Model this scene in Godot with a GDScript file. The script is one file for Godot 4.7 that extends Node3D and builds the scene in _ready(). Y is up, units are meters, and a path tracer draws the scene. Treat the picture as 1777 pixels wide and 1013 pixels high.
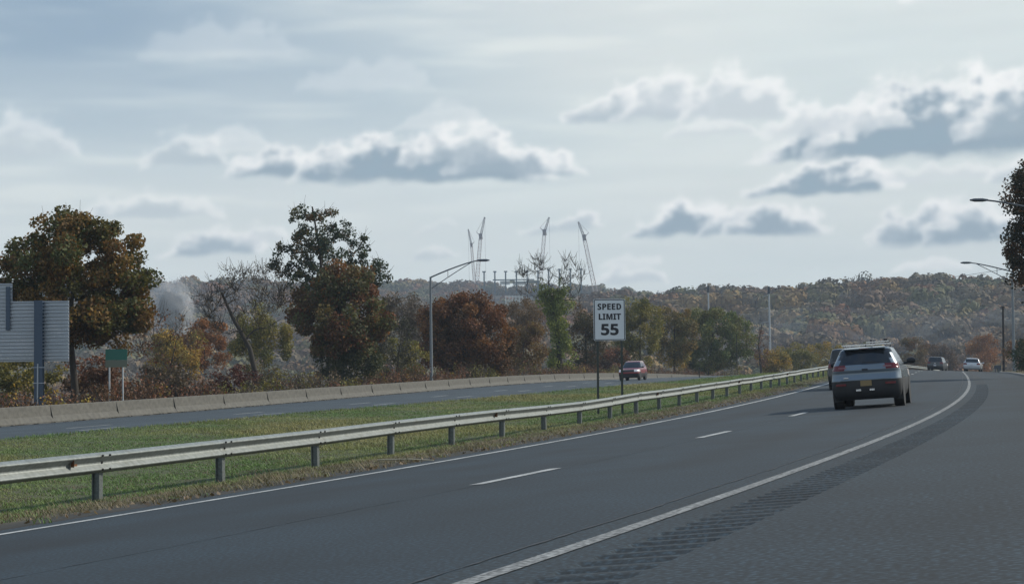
extends Node3D
# A highway under an autumn sky. x right, y up, the camera looks towards -z; W(x, y, z) takes metres right of, above and ahead of the camera.

const YO := 2.0

# ---------------------------------------------------------------- small mesh collector
class B:
	var v := PackedVector3Array()
	var n := PackedVector3Array()
	var c := PackedColorArray()
	var ix := PackedInt32Array()
	func add(p: Vector3, nn: Vector3, col: Color) -> int:
		v.append(p); n.append(nn); c.append(col)
		return v.size() - 1
	func quad(p0: Vector3, p1: Vector3, p2: Vector3, p3: Vector3, out: Vector3, col := Color.WHITE) -> void:
		var nn := (p2 - p0).cross(p1 - p0) + (p3 - p0).cross(p2 - p0)
		if nn.length_squared() < 1e-14: return
		nn = nn.normalized()
		var i := v.size()
		if nn.dot(out) < 0.0:
			nn = -nn
			for p in [p0, p3, p2, p1]: add(p, nn, col)
		else:
			for p in [p0, p1, p2, p3]: add(p, nn, col)
		ix.append_array(PackedInt32Array([i, i + 1, i + 2, i, i + 2, i + 3]))
	func tri(p0: Vector3, p1: Vector3, p2: Vector3, out: Vector3, col := Color.WHITE) -> void:
		var nn := (p2 - p0).cross(p1 - p0)
		if nn.length_squared() < 1e-16: return
		nn = nn.normalized()
		var i := v.size()
		if nn.dot(out) < 0.0:
			nn = -nn
			for p in [p0, p2, p1]: add(p, nn, col)
		else:
			for p in [p0, p1, p2]: add(p, nn, col)
		ix.append_array(PackedInt32Array([i, i + 1, i + 2]))
	func box(at: Vector3, size: Vector3, bas := Basis(), col := Color.WHITE) -> void:
		var h := size * 0.5
		for a in 3:
			for sg in [-1.0, 1.0]:
				var e := Vector3.ZERO; e[a] = sg
				var q: Array = []
				for k in [[-1, -1], [1, -1], [1, 1], [-1, 1]]:
					var p := Vector3.ZERO
					p[a] = sg * h[a]
					p[(a + 1) % 3] = k[0] * h[(a + 1) % 3]
					p[(a + 2) % 3] = k[1] * h[(a + 2) % 3]
					q.append(at + bas * p)
				quad(q[0], q[1], q[2], q[3], bas * e, col)
	func tube(pts: Array, radii: Array, sides := 6, col := Color.WHITE, caps := true) -> void:
		var rows: Array = []
		var m: int = pts.size()
		var side := Vector3.ZERO
		for i in m:
			var d: Vector3 = (pts[mini(i + 1, m - 1)] - pts[maxi(i - 1, 0)]).normalized()
			if side == Vector3.ZERO:
				side = d.cross(Vector3.UP if absf(d.y) < 0.9 else Vector3.RIGHT).normalized()
			side = (side - d * side.dot(d)).normalized()
			var up := d.cross(side)
			var row := PackedInt32Array()
			for k in sides:
				var a := TAU * k / sides
				var o := side * cos(a) + up * sin(a)
				row.append(add(pts[i] + o * radii[i], o, col))
			rows.append(row)
		for i in m - 1:
			for k in sides:
				var k2 := (k + 1) % sides
				var a0: int = rows[i][k]; var a1: int = rows[i][k2]
				var b0: int = rows[i + 1][k]; var b1: int = rows[i + 1][k2]
				# d x side = up: going round by a is counter-clockwise seen along -d; order for clockwise fronts
				ix.append_array(PackedInt32Array([a0, b0, a1, a1, b0, b1]))
		if caps:
			for e in [0, m - 1]:
				var d: Vector3 = (pts[0] - pts[1]) if e == 0 else (pts[m - 1] - pts[m - 2])
				for k in range(1, sides - 1):
					tri(v[rows[e][0]], v[rows[e][k]], v[rows[e][k + 1]], d, col)
	func grid(rows: Array, out: Vector3, cols: Array = []) -> void:
		# rows of Vector3 arrays -> smooth sheet whose normals point to the side of out
		var nr: int = rows.size()
		var nc: int = rows[0].size()
		var first := v.size()
		var flip := false
		for i in nr:
			for j in nc:
				var du: Vector3 = rows[mini(i + 1, nr - 1)][j] - rows[maxi(i - 1, 0)][j]
				var dv: Vector3 = rows[i][mini(j + 1, nc - 1)] - rows[i][maxi(j - 1, 0)]
				var nn := dv.cross(du).normalized()
				if i == 0 and j == 0: flip = nn.dot(out) < 0.0
				if flip: nn = -nn
				add(rows[i][j], nn, cols[i][j] if cols.size() else Color.WHITE)
		for i in nr - 1:
			for j in nc - 1:
				var a := first + i * nc + j
				if not flip: ix.append_array(PackedInt32Array([a, a + nc, a + 1, a + 1, a + nc, a + nc + 1]))
				else: ix.append_array(PackedInt32Array([a, a + 1, a + nc, a + 1, a + nc + 1, a + nc]))
	func mesh(m: Material) -> ArrayMesh:
		var arr := []
		arr.resize(Mesh.ARRAY_MAX)
		arr[Mesh.ARRAY_VERTEX] = v
		arr[Mesh.ARRAY_NORMAL] = n
		arr[Mesh.ARRAY_COLOR] = c
		arr[Mesh.ARRAY_INDEX] = ix
		var am := ArrayMesh.new()
		am.add_surface_from_arrays(Mesh.PRIMITIVE_TRIANGLES, arr)
		am.surface_set_material(0, m)
		return am

# ---------------------------------------------------------------- names, labels, nodes
var taken := {}
func numbered(called: String) -> String:
	var k: int = taken.get(called, 0)
	taken[called] = k + 1
	return called if k == 0 else "%s_%03d" % [called, k]

func tag(o: Node3D, label: String, category: String, group := "", kind := "") -> void:
	if label: o.set_meta("label", label)
	if category: o.set_meta("category", category)
	if group: o.set_meta("group", group)
	if kind: o.set_meta("kind", kind)

func thing(called: String, label: String, category: String, at := Vector3.ZERO, turn := 0.0, group := "", kind := "") -> Node3D:
	var o := Node3D.new()
	o.name = numbered(called)
	add_child(o)
	o.position = at
	o.rotation.y = turn
	tag(o, label, category, group, kind)
	return o

func part(called: String, b: B, m: Material, parent: Node) -> MeshInstance3D:
	var o := MeshInstance3D.new()
	o.name = called if parent != self else numbered(called)
	o.mesh = b.mesh(m)
	parent.add_child(o, true)
	return o

func part_mesh(called: String, me: Mesh, m: Material, parent: Node, at := Transform3D()) -> MeshInstance3D:
	var o := MeshInstance3D.new()
	o.name = called if parent != self else numbered(called)
	o.mesh = me
	if m: o.material_override = m
	parent.add_child(o, true)
	o.transform = at
	return o

func W(x: float, y: float, z: float) -> Vector3:
	return Vector3(x, y + YO, -z)

# ---------------------------------------------------------------- the road's line
const S0 := -60
const S1 := 420
var rx := PackedFloat32Array()
var rz := PackedFloat32Array()
var rt := PackedFloat32Array()

func heading(s: float) -> float:
	var q := minf(s, 240.0) / 100.0
	var th := 0.3237 - 0.1282 * q + 0.0784 * q * q - 0.0132 * q * q * q
	if s > 150.0: th += 0.0024 * (minf(s, 235.0) - 150.0)
	return th

func lay_road_line() -> void:
	var m := S1 - S0 + 1
	rx.resize(m); rz.resize(m); rt.resize(m)
	var i0 := -10 - S0
	rx[i0] = -7.8291; rz[i0] = 8.6661; rt[i0] = heading(-10.0)
	for i in range(i0 + 1, m):
		rt[i] = heading(S0 + i)
		rx[i] = rx[i - 1] + (sin(rt[i]) + sin(rt[i - 1])) * 0.5
		rz[i] = rz[i - 1] + (cos(rt[i]) + cos(rt[i - 1])) * 0.5
	for i in range(i0 - 1, -1, -1):
		rt[i] = heading(S0 + i)
		rx[i] = rx[i + 1] - (sin(rt[i]) + sin(rt[i + 1])) * 0.5
		rz[i] = rz[i + 1] - (cos(rt[i]) + cos(rt[i + 1])) * 0.5

func elev(s: float) -> float:
	var q := clampf(s, -10.0, 240.0) / 100.0
	var e := -1.7472 - 0.6907 * q + 0.9764 * q * q - 0.2029 * q * q * q - 0.1121 * q * q * q * q
	if s < -10.0: e += -0.0089 * (s + 10.0)
	if s > 240.0: e -= 0.02 * (s - 240.0)
	return e

func bank(s: float) -> float:
	return clampf(0.0846 - 0.00082 * s, -0.035, 0.1)

func rail_u(s: float) -> float:
	return -maxf(3.9454 - 0.016167 * s, 1.7)

func near_u(s: float) -> float:  # near edge of the other carriageway
	var ss := [45.0, 58.0, 88.0, 108.0, 140.0, 200.0]
	var uu := [-17.3, -16.2, -14.3, -12.5, -11.0, -10.4]
	if s <= ss[0]: return uu[0]
	for i in 5:
		if s <= ss[i + 1]: return lerpf(uu[i], uu[i + 1], (s - ss[i]) / (ss[i + 1] - ss[i]))
	return uu[5]

const BAR_U := -32.4
const KERB_U := 11.2

func gy(s: float, u: float) -> float:  # height of the surface relative to elev(s)
	var b := bank(s)
	if u >= -0.6:
		if u <= KERB_U: return b * u
		return b * KERB_U + 0.1 + 0.02 * (minf(u, 40.0) - KERB_U) - 10.0 * smoothstep(60.0, 180.0, u)
	var ur := rail_u(s)
	if u >= ur: return b * u - 0.089 * (-0.6 - u) / (-0.6 - ur)
	var un := near_u(s)
	if u > un:
		var t := (ur - u) / (ur - un)
		return lerpf(b * ur - 0.089, -0.33, smoothstep(0.0, 1.0, t) * 0.6 + t * 0.4) - 0.10 * sin(PI * t)
	if u >= BAR_U: return lerpf(-0.33, -1.0, (un - u) / (un - BAR_U))
	return -1.0 - 16.0 * smoothstep(35.0, 115.0, -u)

func at_su(s: float, u: float, h := 0.0) -> Vector3:
	var f := clampf(s - S0, 0.0, S1 - S0 - 1.001)
	var i := int(f)
	var t := f - i
	var th := lerpf(rt[i], rt[i + 1], t)
	return W(lerpf(rx[i], rx[i + 1], t) + u * cos(th), elev(s) + gy(s, u) + h, lerpf(rz[i], rz[i + 1], t) - u * sin(th))

func su_of(x: float, z: float) -> Vector2:  # x right, z ahead
	var s := clampf((z - 18.0) / 0.955, S0 + 1.0, S1 - 2.0)
	var u := 0.0
	for it in 6:
		var i := clampi(int(s - S0), 0, S1 - S0 - 1)
		var th := rt[i]
		var dx := x - rx[i]
		var dz := z - rz[i]
		u = dx * cos(th) - dz * sin(th)
		s = clampf(S0 + i + dx * sin(th) + dz * cos(th), S0 + 1.0, S1 - 2.0)
	return Vector2(s, u)

func ground_at(x: float, z: float) -> float:
	var q := su_of(x, z)
	return elev(q.x) + gy(q.x, q.y) + YO

# ---------------------------------------------------------------- far hills
const RIDGES := [
	[[-1500, 1250, 46], [-280, 1300, 49], [-90, 1400, 51], [30, 1400, 49], [72, 1340, 37], [112, 1220, 28], [146, 1110, 20], [175, 1020, 17], [330, 1250, 32], [1200, 1500, 38]],
	[[122, 860, 20], [150, 855, 22], [176, 850, 25.5], [265, 850, 26], [500, 800, 30], [1400, 600, 38]]]
const RIDGE_W := [680.0, 430.0]
var hill_noise := FastNoiseLite.new()

func hill(x: float, z: float) -> float:
	var best := -19.0
	for k in 2:
		var r: Array = RIDGES[k]
		var dd := 1e9
		var hh := 0.0
		var hw := 0.0
		for i in r.size() - 1:
			var a := Vector2(r[i][0], r[i][1])
			var d := Vector2(r[i + 1][0], r[i + 1][1]) - a
			var t := clampf((Vector2(x, z) - a).dot(d) / d.length_squared(), 0.0, 1.0)
			var q := Vector2(x, z).distance_to(a + d * t)
			var w := 1.0 / pow(q * q + 900.0, 2.0)
			hw += w
			hh += w * lerpf(r[i][2], r[i + 1][2], t)
			dd = minf(dd, q)
		var h := lerpf(-19.0, hh / hw, smoothstep(1.0, 0.0, dd / RIDGE_W[k]))
		best = maxf(best, h)
	return best + 2.0 * hill_noise.get_noise_2d(x, z)

# ---------------------------------------------------------------- materials
var mats := {}
func lin(r: float, g: float, b: float) -> Color:
	return Color(r, g, b).linear_to_srgb()

func noise_tex(freq: float, lo: Color, hi: Color, seed_ := 1, size := 512, oct := 4, mid := -1.0, midc := Color.WHITE) -> NoiseTexture2D:
	var f := FastNoiseLite.new()
	f.seed = seed_
	f.noise_type = FastNoiseLite.TYPE_SIMPLEX_SMOOTH
	f.frequency = freq
	f.fractal_octaves = oct
	var g := Gradient.new()
	g.set_color(0, lo); g.set_color(1, hi)
	if mid >= 0.0: g.add_point(mid, midc)
	var t := NoiseTexture2D.new()
	t.width = size; t.height = size
	t.noise = f
	t.seamless = true
	t.normalize = true
	t.color_ramp = g
	return t

func asphalt_grain() -> NoiseTexture2D:
	# dark binder with paler stones in it
	var t := noise_tex(0.075, grey(0.16), grey(1.0), 3, 2048, 5)
	t.color_ramp.add_point(0.40, grey(0.52))
	t.color_ramp.add_point(0.60, grey(0.66))
	t.color_ramp.add_point(0.74, grey(0.95))
	return t

func mat(key: String, col: Color, rough := 0.8, metal := 0.0) -> StandardMaterial3D:
	if mats.has(key): return mats[key]
	var m := StandardMaterial3D.new()
	m.resource_name = key
	m.albedo_color = col
	m.roughness = rough
	m.metallic = metal
	mats[key] = m
	return m

func textured(m: StandardMaterial3D, t: Texture2D, metres: float, t2: Texture2D = null, metres2 := 1.0) -> StandardMaterial3D:
	m.albedo_texture = t
	m.uv1_triplanar = true
	m.uv1_world_triplanar = true
	m.uv1_scale = Vector3.ONE / metres
	if t2:
		m.detail_enabled = true
		m.detail_blend_mode = BaseMaterial3D.BLEND_MODE_MUL
		m.detail_uv_layer = BaseMaterial3D.DETAIL_UV_2
		m.detail_albedo = t2
		m.uv2_triplanar = true
		m.uv2_world_triplanar = true
		m.uv2_scale = Vector3.ONE / metres2
	return m

func grey(a: float) -> Color:
	return Color(a, a, a)

func make_materials() -> void:
	var grain := asphalt_grain()
	var blotch := noise_tex(0.012, grey(0.74), grey(1.0), 5, 512, 5)
	var streak := noise_tex(0.02, grey(0.72), grey(1.0), 8, 512, 6)
	textured(mat("asphalt", lin(0.039, 0.083, 0.120), 0.86), grain, 6.1, blotch, 21.0)
	textured(mat("asphalt_shoulder", lin(0.049, 0.091, 0.124), 0.9), grain, 7.3, blotch, 31.0)
	textured(mat("asphalt_old", lin(0.125, 0.185, 0.228), 0.85), grain, 9.0, blotch, 26.0)
	textured(mat("asphalt_groove_shade", lin(0.040, 0.067, 0.090), 0.85), grain, 7.2, blotch, 13.0)  # far rumble strip: shade of the merged grooves painted as a darker tone
	mat("tar", lin(0.020, 0.021, 0.023), 0.6)
	var worn := noise_tex(0.03, grey(0.16), grey(1.0), 21, 1024, 5, 0.36, grey(0.85))
	textured(mat("paint", lin(0.74, 0.75, 0.72), 0.7), worn, 2.0, blotch, 5.0)
	var worn2 := noise_tex(0.022, grey(0.08), grey(1.0), 27, 1024, 5, 0.52, grey(0.66))
	textured(mat("paint_worn", lin(0.76, 0.77, 0.74), 0.7), worn2, 1.3, blotch, 5.0)
	textured(mat("concrete", lin(0.210, 0.203, 0.178), 0.9), streak, 3.3, noise_tex(0.10, grey(0.82), grey(1.0), 31, 512, 4), 1.7)
	textured(mat("kerb", lin(0.32, 0.30, 0.27), 0.9), streak, 2.0)
	var zinc := noise_tex(0.03, Color(0.70, 0.71, 0.69), grey(1.0), 41, 512, 5)
	textured(mat("galvanised", lin(0.34, 0.37, 0.37), 0.5, 0.35), zinc, 1.6, noise_tex(0.02, Color(0.80, 0.76, 0.70), grey(1.0), 43, 512, 6, 0.3, grey(0.97)), 4.0)
	textured(mat("steel_post", lin(0.20, 0.225, 0.23), 0.55, 0.3), zinc, 0.9)
	mat("rust", lin(0.20, 0.09, 0.04), 0.9)
	mat("post_green", lin(0.045, 0.055, 0.050), 0.6, 0.2)
	mat("sign_white", lin(0.66, 0.70, 0.74), 0.45)
	mat("sign_black", lin(0.012, 0.013, 0.022), 0.5)
	mat("sign_back", lin(0.42, 0.47, 0.53), 0.45, 0.35)
	mat("sign_green", lin(0.012, 0.13, 0.095), 0.5)
	mat("sign_olive", lin(0.14, 0.16, 0.12), 0.6)
	mat("beam_blue", lin(0.055, 0.085, 0.13), 0.5, 0.3)
	textured(mat("lamp_pole", lin(0.30, 0.33, 0.37), 0.5, 0.35), zinc, 1.1)
	mat("lamp_arm", lin(0.07, 0.085, 0.105), 0.5, 0.35)
	mat("pale_pole", lin(0.42, 0.45, 0.47), 0.7)
	mat("dark_pole", lin(0.035, 0.03, 0.028), 0.9)
	var soil := noise_tex(0.06, Color(0.55, 0.55, 0.55), grey(1.0), 51, 1024, 5)
	for q in ["asphalt", "asphalt_shoulder", "asphalt_old"]: mats[q].vertex_color_use_as_albedo = true
	var g := textured(mat("ground", Color.WHITE, 0.95), soil, 2.3, noise_tex(0.02, Color(0.72, 0.74, 0.66), grey(1.0), 53, 512, 5), 15.0)
	g.vertex_color_use_as_albedo = true
	var lf := mat("leaf", Color.WHITE, 0.75)
	lf.vertex_color_use_as_albedo = true
	lf.backlight_enabled = true
	lf.backlight = lin(0.6, 0.57, 0.40)
	var gr := mat("grass", Color.WHITE, 0.8)
	gr.vertex_color_use_as_albedo = true
	gr.backlight_enabled = true
	gr.backlight = lin(0.3, 0.33, 0.2)
	var fo := mat("forest", Color.WHITE, 0.9)
	fo.vertex_color_use_as_albedo = true
	var bk := textured(mat("bark", lin(0.10, 0.085, 0.07), 0.95), noise_tex(0.05, grey(0.5), grey(1.0), 61, 512, 5), 0.8)
	bk.resource_name = "bark"
	textured(mat("bark_pale", lin(0.20, 0.18, 0.155), 0.95), bk.albedo_texture, 0.8)
	mat("tyre", lin(0.018, 0.018, 0.02), 0.85)
	mat("rim_metal", lin(0.35, 0.36, 0.38), 0.35, 0.8)
	mat("black_plastic", lin(0.022, 0.023, 0.026), 0.6)
	mat("car_glass", lin(0.016, 0.020, 0.026), 0.06)
	mat("red_lens", lin(0.13, 0.010, 0.016), 0.2)
	mat("red_lens_pale", lin(0.30, 0.13, 0.15), 0.25)
	mat("clear_lens", lin(0.85, 0.80, 0.80), 0.12)
	mat("plate_gold", lin(0.24, 0.17, 0.075), 0.5)
	mat("plate_white", lin(0.55, 0.57, 0.60), 0.5)
	mat("chrome", lin(0.65, 0.66, 0.68), 0.2, 0.9)
	mat("crane_steel", lin(0.50, 0.42, 0.40), 0.7)
	mat("crane_dark", lin(0.16, 0.13, 0.14), 0.7)
	mat("column_steel", lin(0.05, 0.085, 0.105), 0.7)
	mat("wrap_white", lin(0.62, 0.64, 0.62), 0.8)
	mat("wrap_yellow", lin(0.50, 0.45, 0.25), 0.8)
	mat("litter", lin(0.62, 0.62, 0.58), 0.8)
	mat("straw", lin(0.42, 0.37, 0.27), 0.9)

func paint_of(key: String, col: Color, metal := 0.35) -> StandardMaterial3D:
	var m := mat(key, col, 0.38, metal)
	m.clearcoat_enabled = true
	m.clearcoat = 0.8
	m.clearcoat_roughness = 0.06
	return m

# ---------------------------------------------------------------- camera, sky, sun
func make_view() -> void:
	var cam := Camera3D.new()
	cam.name = "camera"
	cam.fov = 20.003
	cam.near = 0.3
	cam.far = 6000.0
	add_child(cam)
	cam.position = Vector3(0, YO, 0)
	cam.rotate_object_local(Vector3.RIGHT, deg_to_rad(2.1724))
	cam.rotate_object_local(Vector3.BACK, deg_to_rad(-0.598))
	cam.current = true
	var sun := DirectionalLight3D.new()
	sun.name = "sun"
	sun.light_energy = 1.15
	sun.light_color = Color(1.0, 0.965, 0.90)
	sun.light_angular_distance = 1.2
	sun.shadow_enabled = true
	add_child(sun)
	var az := deg_to_rad(68.0)
	var el := deg_to_rad(36.0)
	var towards := Vector3(sin(az) * cos(el), sin(el), -cos(az) * cos(el))
	sun.look_at_from_position(Vector3.ZERO, -towards, Vector3.UP)
	var env := Environment.new()
	env.background_mode = Environment.BG_SKY
	env.tonemap_mode = Environment.TONE_MAPPER_LINEAR
	env.tonemap_exposure = 1.04
	env.sdfgi_enabled = true
	env.ssao_enabled = true
	env.ssil_enabled = true
	env.fog_enabled = true
	env.fog_density = 0.00027
	env.fog_light_color = Color(0.86, 0.93, 1.0)
	env.volumetric_fog_enabled = true
	env.volumetric_fog_density = 0.0
	var sky := Sky.new()
	var pm := PanoramaSkyMaterial.new()
	pm.panorama = ImageTexture.create_from_image(sky_image())
	pm.energy_multiplier = 1.0
	sky.sky_material = pm
	env.sky = sky
	var we := WorldEnvironment.new()
	we.name = "air"
	we.environment = env
	add_child(we)

# clouds: [x, base, half width, height, darkness, opacity, lean], in hundredths of 2 degrees: x right of north, base above the horizon
const CLOUDS := [
	[-500, 508, 150, 70, 0.05, 0.22, 0.4], [-250, 460, 120, 60, 0.05, 0.25, 0.5], [-120, 395, 90, 45, 0.12, 0.35, 0.5], [170, 610, 220, 50, 0.08, 0.3, 0.2],
	[-560, 330, 80, 66, 0.65, 0.55, 0.7], [-480, 352, 60, 44, 0.15, 0.4, 0.6],
	[-350, 312, 150, 62, 0.95, 0.9, 0.3], [-150, 306, 240, 92, 1.0, 1.0, 0.1], [10, 314, 130, 62, 0.8, 0.9, -0.2], [-90, 336, 110, 78, 0.7, 0.8, 0.3],
	[200, 404, 110, 66, 0.6, 0.85, 0.6], [270, 410, 90, 92, 0.45, 0.8, 0.4], [390, 402, 110, 96, 0.42, 0.8, 0.0], [350, 372, 90, 36, 0.35, 0.5, 0.2],
	[600, 330, 190, 96, 1.0, 1.0, 0.6], [760, 332, 260, 148, 1.0, 1.0, 0.3], [930, 350, 180, 140, 0.8, 1.0, 0.0], [560, 372, 130, 70, 0.35, 0.8, 0.7],
	[540, 272, 135, 62, 1.0, 1.0, 0.4], [720, 286, 150, 32, 0.3, 0.55, 0.3],
	[300, 205, 100, 70, 0.9, 1.0, 0.5], [400, 205, 90, 54, 0.7, 0.9, 0.2], [460, 203, 90, 66, 0.85, 1.0, 0.1],
	[720, 184, 110, 84, 0.85, 1.0, 0.4], [800, 184, 110, 74, 0.85, 1.0, 0.2], [890, 196, 70, 50, 0.5, 0.8, 0.4],
	[790, 588, 120, 66, 0.25, 0.7, 0.4], [600, 622, 60, 24, 0.1, 0.5, 0.3],
	[-515, 178, 100, 54, 0.8, 0.85, 0.5], [-430, 196, 60, 40, 0.35, 0.6, 0.4], [-610, 240, 130, 46, 0.6, 0.55, 0.2],
	[-860, 340, 140, 80, 0.45, 0.5, 0.2], [90, 214, 80, 34, 0.6, 0.55, 0.9], [120, 226, 40, 30, 0.5, 0.6, 0.6],
	[205, 122, 70, 34, 0.45, 0.7, 0.3], [215, 150, 60, 28, 0.15, 0.55, 0.3], [-132, 168, 36, 26, 0.5, 0.55, 0.5],
	[715, 134, 72, 28, 0.15, 0.7, 0.2], [880, 284, 80, 46, 0.5, 0.7, 0.4], [-140, 214, 50, 26, 0.35, 0.3, 0.9], [-950, 220, 70, 46, 0.6, 0.6, 0.4],
	[1250, 300, 260, 130, 1.0, 1.0, 0.4], [-1300, 330, 240, 110, 0.9, 0.9, 0.4], [1350, 190, 160, 70, 0.9, 0.9, 0.4], [-1250, 210, 180, 60, 0.8, 0.8, 0.4]]

var cn := FastNoiseLite.new()
var cn2 := FastNoiseLite.new()
var cn3 := FastNoiseLite.new()

func sky_base(x: float, y: float) -> Vector3:
	# thin high veil over pale blue; x in cloud units round the compass, y above the horizon
	var veil := cn3.get_noise_2d(x * 0.55, y * 1.6 + x * 0.16) * 0.5 + 0.5
	var side := smoothstep(420.0, -700.0, x) if x > -2200.0 else smoothstep(-8300.0, -2200.0, x)
	var blue := clampf(maxf(smoothstep(150.0, 700.0, y) * side * 1.1, smoothstep(600.0, 1700.0, y)) * (1.3 - veil), 0.0, 1.0)
	var pale := Vector3(0.838, 0.886, 0.896).lerp(Vector3(0.892, 0.914, 0.910), veil)
	var thin := cn2.get_noise_2d(x * 0.10 + y * 0.35, y * 0.85 - x * 0.05)
	pale += Vector3(0.020, 0.018, 0.015) * thin
	blue = clampf(blue - 0.28 * maxf(0.0, thin), 0.0, 1.0)
	return pale.lerp(Vector3(0.570, 0.662, 0.748).lerp(Vector3(0.400, 0.545, 0.735), smoothstep(700.0, 2600.0, y)), blue)

func sky_color(x: float, y: float) -> Vector3:
	var col := sky_base(x, y)
	var wx := cn2.get_noise_2d(x * 0.6, y) * 22.0
	var wy := cn2.get_noise_2d(x * 0.6 + 900.0, y + 300.0) * 7.0
	var f := cn.get_noise_2d(x - y * 0.7, y * 1.6)
	var f2 := cn.get_noise_2d(x * 0.55 - y * 0.5 + 500.0, y * 1.2 + 219.0)
	var f3 := cn.get_noise_2d(x * 2.6 + y, y * 3.4 + 77.0)
	for cl in CLOUDS:
		if absf(x - cl[0]) > cl[2] * 1.5 or y < cl[1] - 40.0 or y > cl[1] + cl[3] * 1.9: continue
		var q: float = (x + wx - cl[0]) / (cl[2] * 1.0)
		if absf(q) > 1.3: continue
		var h: float = (y + wy - cl[1] - 8.0 * q * cl[6]) / cl[3]
		var dome := pow(maxf(0.0, 1.0 - q * q), 0.55)
		var top: float = dome * (0.98 + 0.30 * cl[6] * q) + 0.34 * dome * cn2.get_noise_2d(x * 0.7 + cl[1] * 7.0, 50.0)
		var rag := smoothstep(-0.05, 0.45, h)   # tops billow, bases lie flat
		var up := top - h + (f * 0.26 + 0.05 * f3) * rag
		var d := minf(up * 2.0, minf((h + 0.12) * 3.4 + f * 0.16, (1.14 - absf(q)) * 1.9 + f * (0.2 + 0.4 * rag)))
		var a: float = smoothstep(0.0, 0.7, d) * cl[5]
		if a <= 0.004: continue
		var dark: float = smoothstep(0.20, 0.74, up + 0.22 * f2 + 0.08 * f3 - 0.12 * q) * clampf(cl[4], 0.0, 1.0) * smoothstep(0.05, 0.8, minf(up * 2.0, (1.14 - absf(q)) * 1.9 + f * 0.4))
		col = col.lerp(Vector3(0.995, 0.998, 0.995).lerp(Vector3(0.545, 0.628, 0.690), dark), a)
	return col

func sky_image() -> Image:
	cn.seed = 11; cn.frequency = 0.014; cn.fractal_octaves = 5; cn.noise_type = FastNoiseLite.TYPE_SIMPLEX_SMOOTH; cn.fractal_gain = 0.52
	cn2.seed = 12; cn2.frequency = 0.02; cn2.fractal_octaves = 3; cn2.noise_type = FastNoiseLite.TYPE_SIMPLEX_SMOOTH
	cn3.seed = 14; cn3.frequency = 0.0016; cn3.fractal_octaves = 4; cn3.noise_type = FastNoiseLite.TYPE_SIMPLEX_SMOOTH
	var w := 4096
	var h := 2048
	# all round, coarse
	var cw := 512
	var ch := 256
	var bytes := PackedByteArray()
	bytes.resize(cw * ch * 3)
	var per := 100.0 / 1.995  # cloud units in a degree
	for j in ch:
		var el := 90.0 - (j + 0.5) * 180.0 / ch
		for i in cw:
			var az := (i + 0.5) * 360.0 / cw
			if az > 180.0: az -= 360.0
			var col := Vector3(0.45, 0.45, 0.44)
			if el > -2.0:
				var x := az * per
				if absf(az) > 60.0:
					# broken clouds go on round the compass
					col = sky_base(x, el * per)
					var f := cn.get_noise_2d(x * 0.4, el * per * 0.8 + 3000.0)
					var a := smoothstep(0.06, 0.42, f) * 0.8
					col = col.lerp(Vector3(0.80, 0.81, 0.82).lerp(Vector3(0.56, 0.61, 0.68), smoothstep(0.15, 0.6, f)), a)
				else:
					col = sky_color(x, maxf(el, 0.0) * per)
			var o := (j * cw + i) * 3
			bytes[o] = int(clampf(col.x, 0.0, 1.0) * 255.0)
			bytes[o + 1] = int(clampf(col.y, 0.0, 1.0) * 255.0)
			bytes[o + 2] = int(clampf(col.z, 0.0, 1.0) * 255.0)
	var im := Image.create_from_data(cw, ch, false, Image.FORMAT_RGB8, bytes)
	im.resize(w, h, Image.INTERPOLATE_CUBIC)
	# the part round the road's direction at full resolution
	var i0 := -256
	var i1 := 256
	var j0 := int((90.0 - 15.5) / 180.0 * h)
	var j1 := int((90.0 + 0.5) / 180.0 * h)
	for half in 2:
		var ia := i0 if half == 0 else 0
		var ib := 0 if half == 0 else i1
		var sub := PackedByteArray()
		sub.resize((ib - ia) * (j1 - j0) * 3)
		var o := 0
		for j in range(j0, j1):
			var y := (90.0 - (j + 0.5) * 180.0 / h) * per
			for i in range(ia, ib):
				var x := (i + 0.5) * 360.0 / w * per
				var col := sky_color(x, maxf(y, 0.0))
				sub[o] = int(clampf(col.x, 0.0, 1.0) * 255.0)
				sub[o + 1] = int(clampf(col.y, 0.0, 1.0) * 255.0)
				sub[o + 2] = int(clampf(col.z, 0.0, 1.0) * 255.0)
				o += 3
		var si := Image.create_from_data(ib - ia, j1 - j0, false, Image.FORMAT_RGB8, sub)
		im.blit_rect(si, Rect2i(0, 0, ib - ia, j1 - j0), Vector2i((ia + w) % w, j0))
	return im

# ---------------------------------------------------------------- ground, roads
func strip(s_a: float, s_b: float, ds: float, us: Array, h: float, wear := false) -> B:
	# a sheet between the offsets us, h above the ground surface; wear tones the wheel tracks, oil drip and patches
	var b := B.new()
	var rows: Array = []
	var cols: Array = []
	var nz := FastNoiseLite.new()
	nz.seed = 88
	nz.frequency = 0.05
	nz.fractal_octaves = 4
	var m := int(ceil((s_b - s_a) / ds))
	for i in m + 1:
		var s := lerpf(s_a, s_b, float(i) / m)
		var row: Array = []
		var cr: Array = []
		for u in us:
			var uu: float = u.call(s) if u is Callable else u
			row.append(at_su(s, uu, h))
			var k := 1.0
			if wear:
				var v := fposmod(uu, LANE)
				k = 0.92 + 0.20 * (exp(-pow((v - 1.0) / 0.42, 2.0)) + exp(-pow((v - 2.85) / 0.42, 2.0))) - 0.20 * exp(-pow((v - 1.93) / 0.35, 2.0))
				k *= 1.0 + 0.48 * nz.get_noise_2d(s * 0.45, uu * 4.0) + 0.26 * nz.get_noise_2d(s * 4.0 + 300.0, uu * 7.0)
			cr.append(Color(k, k, k))
		rows.append(row)
		cols.append(cr)
	b.grid(rows, Vector3.UP, cols)
	return b

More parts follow.
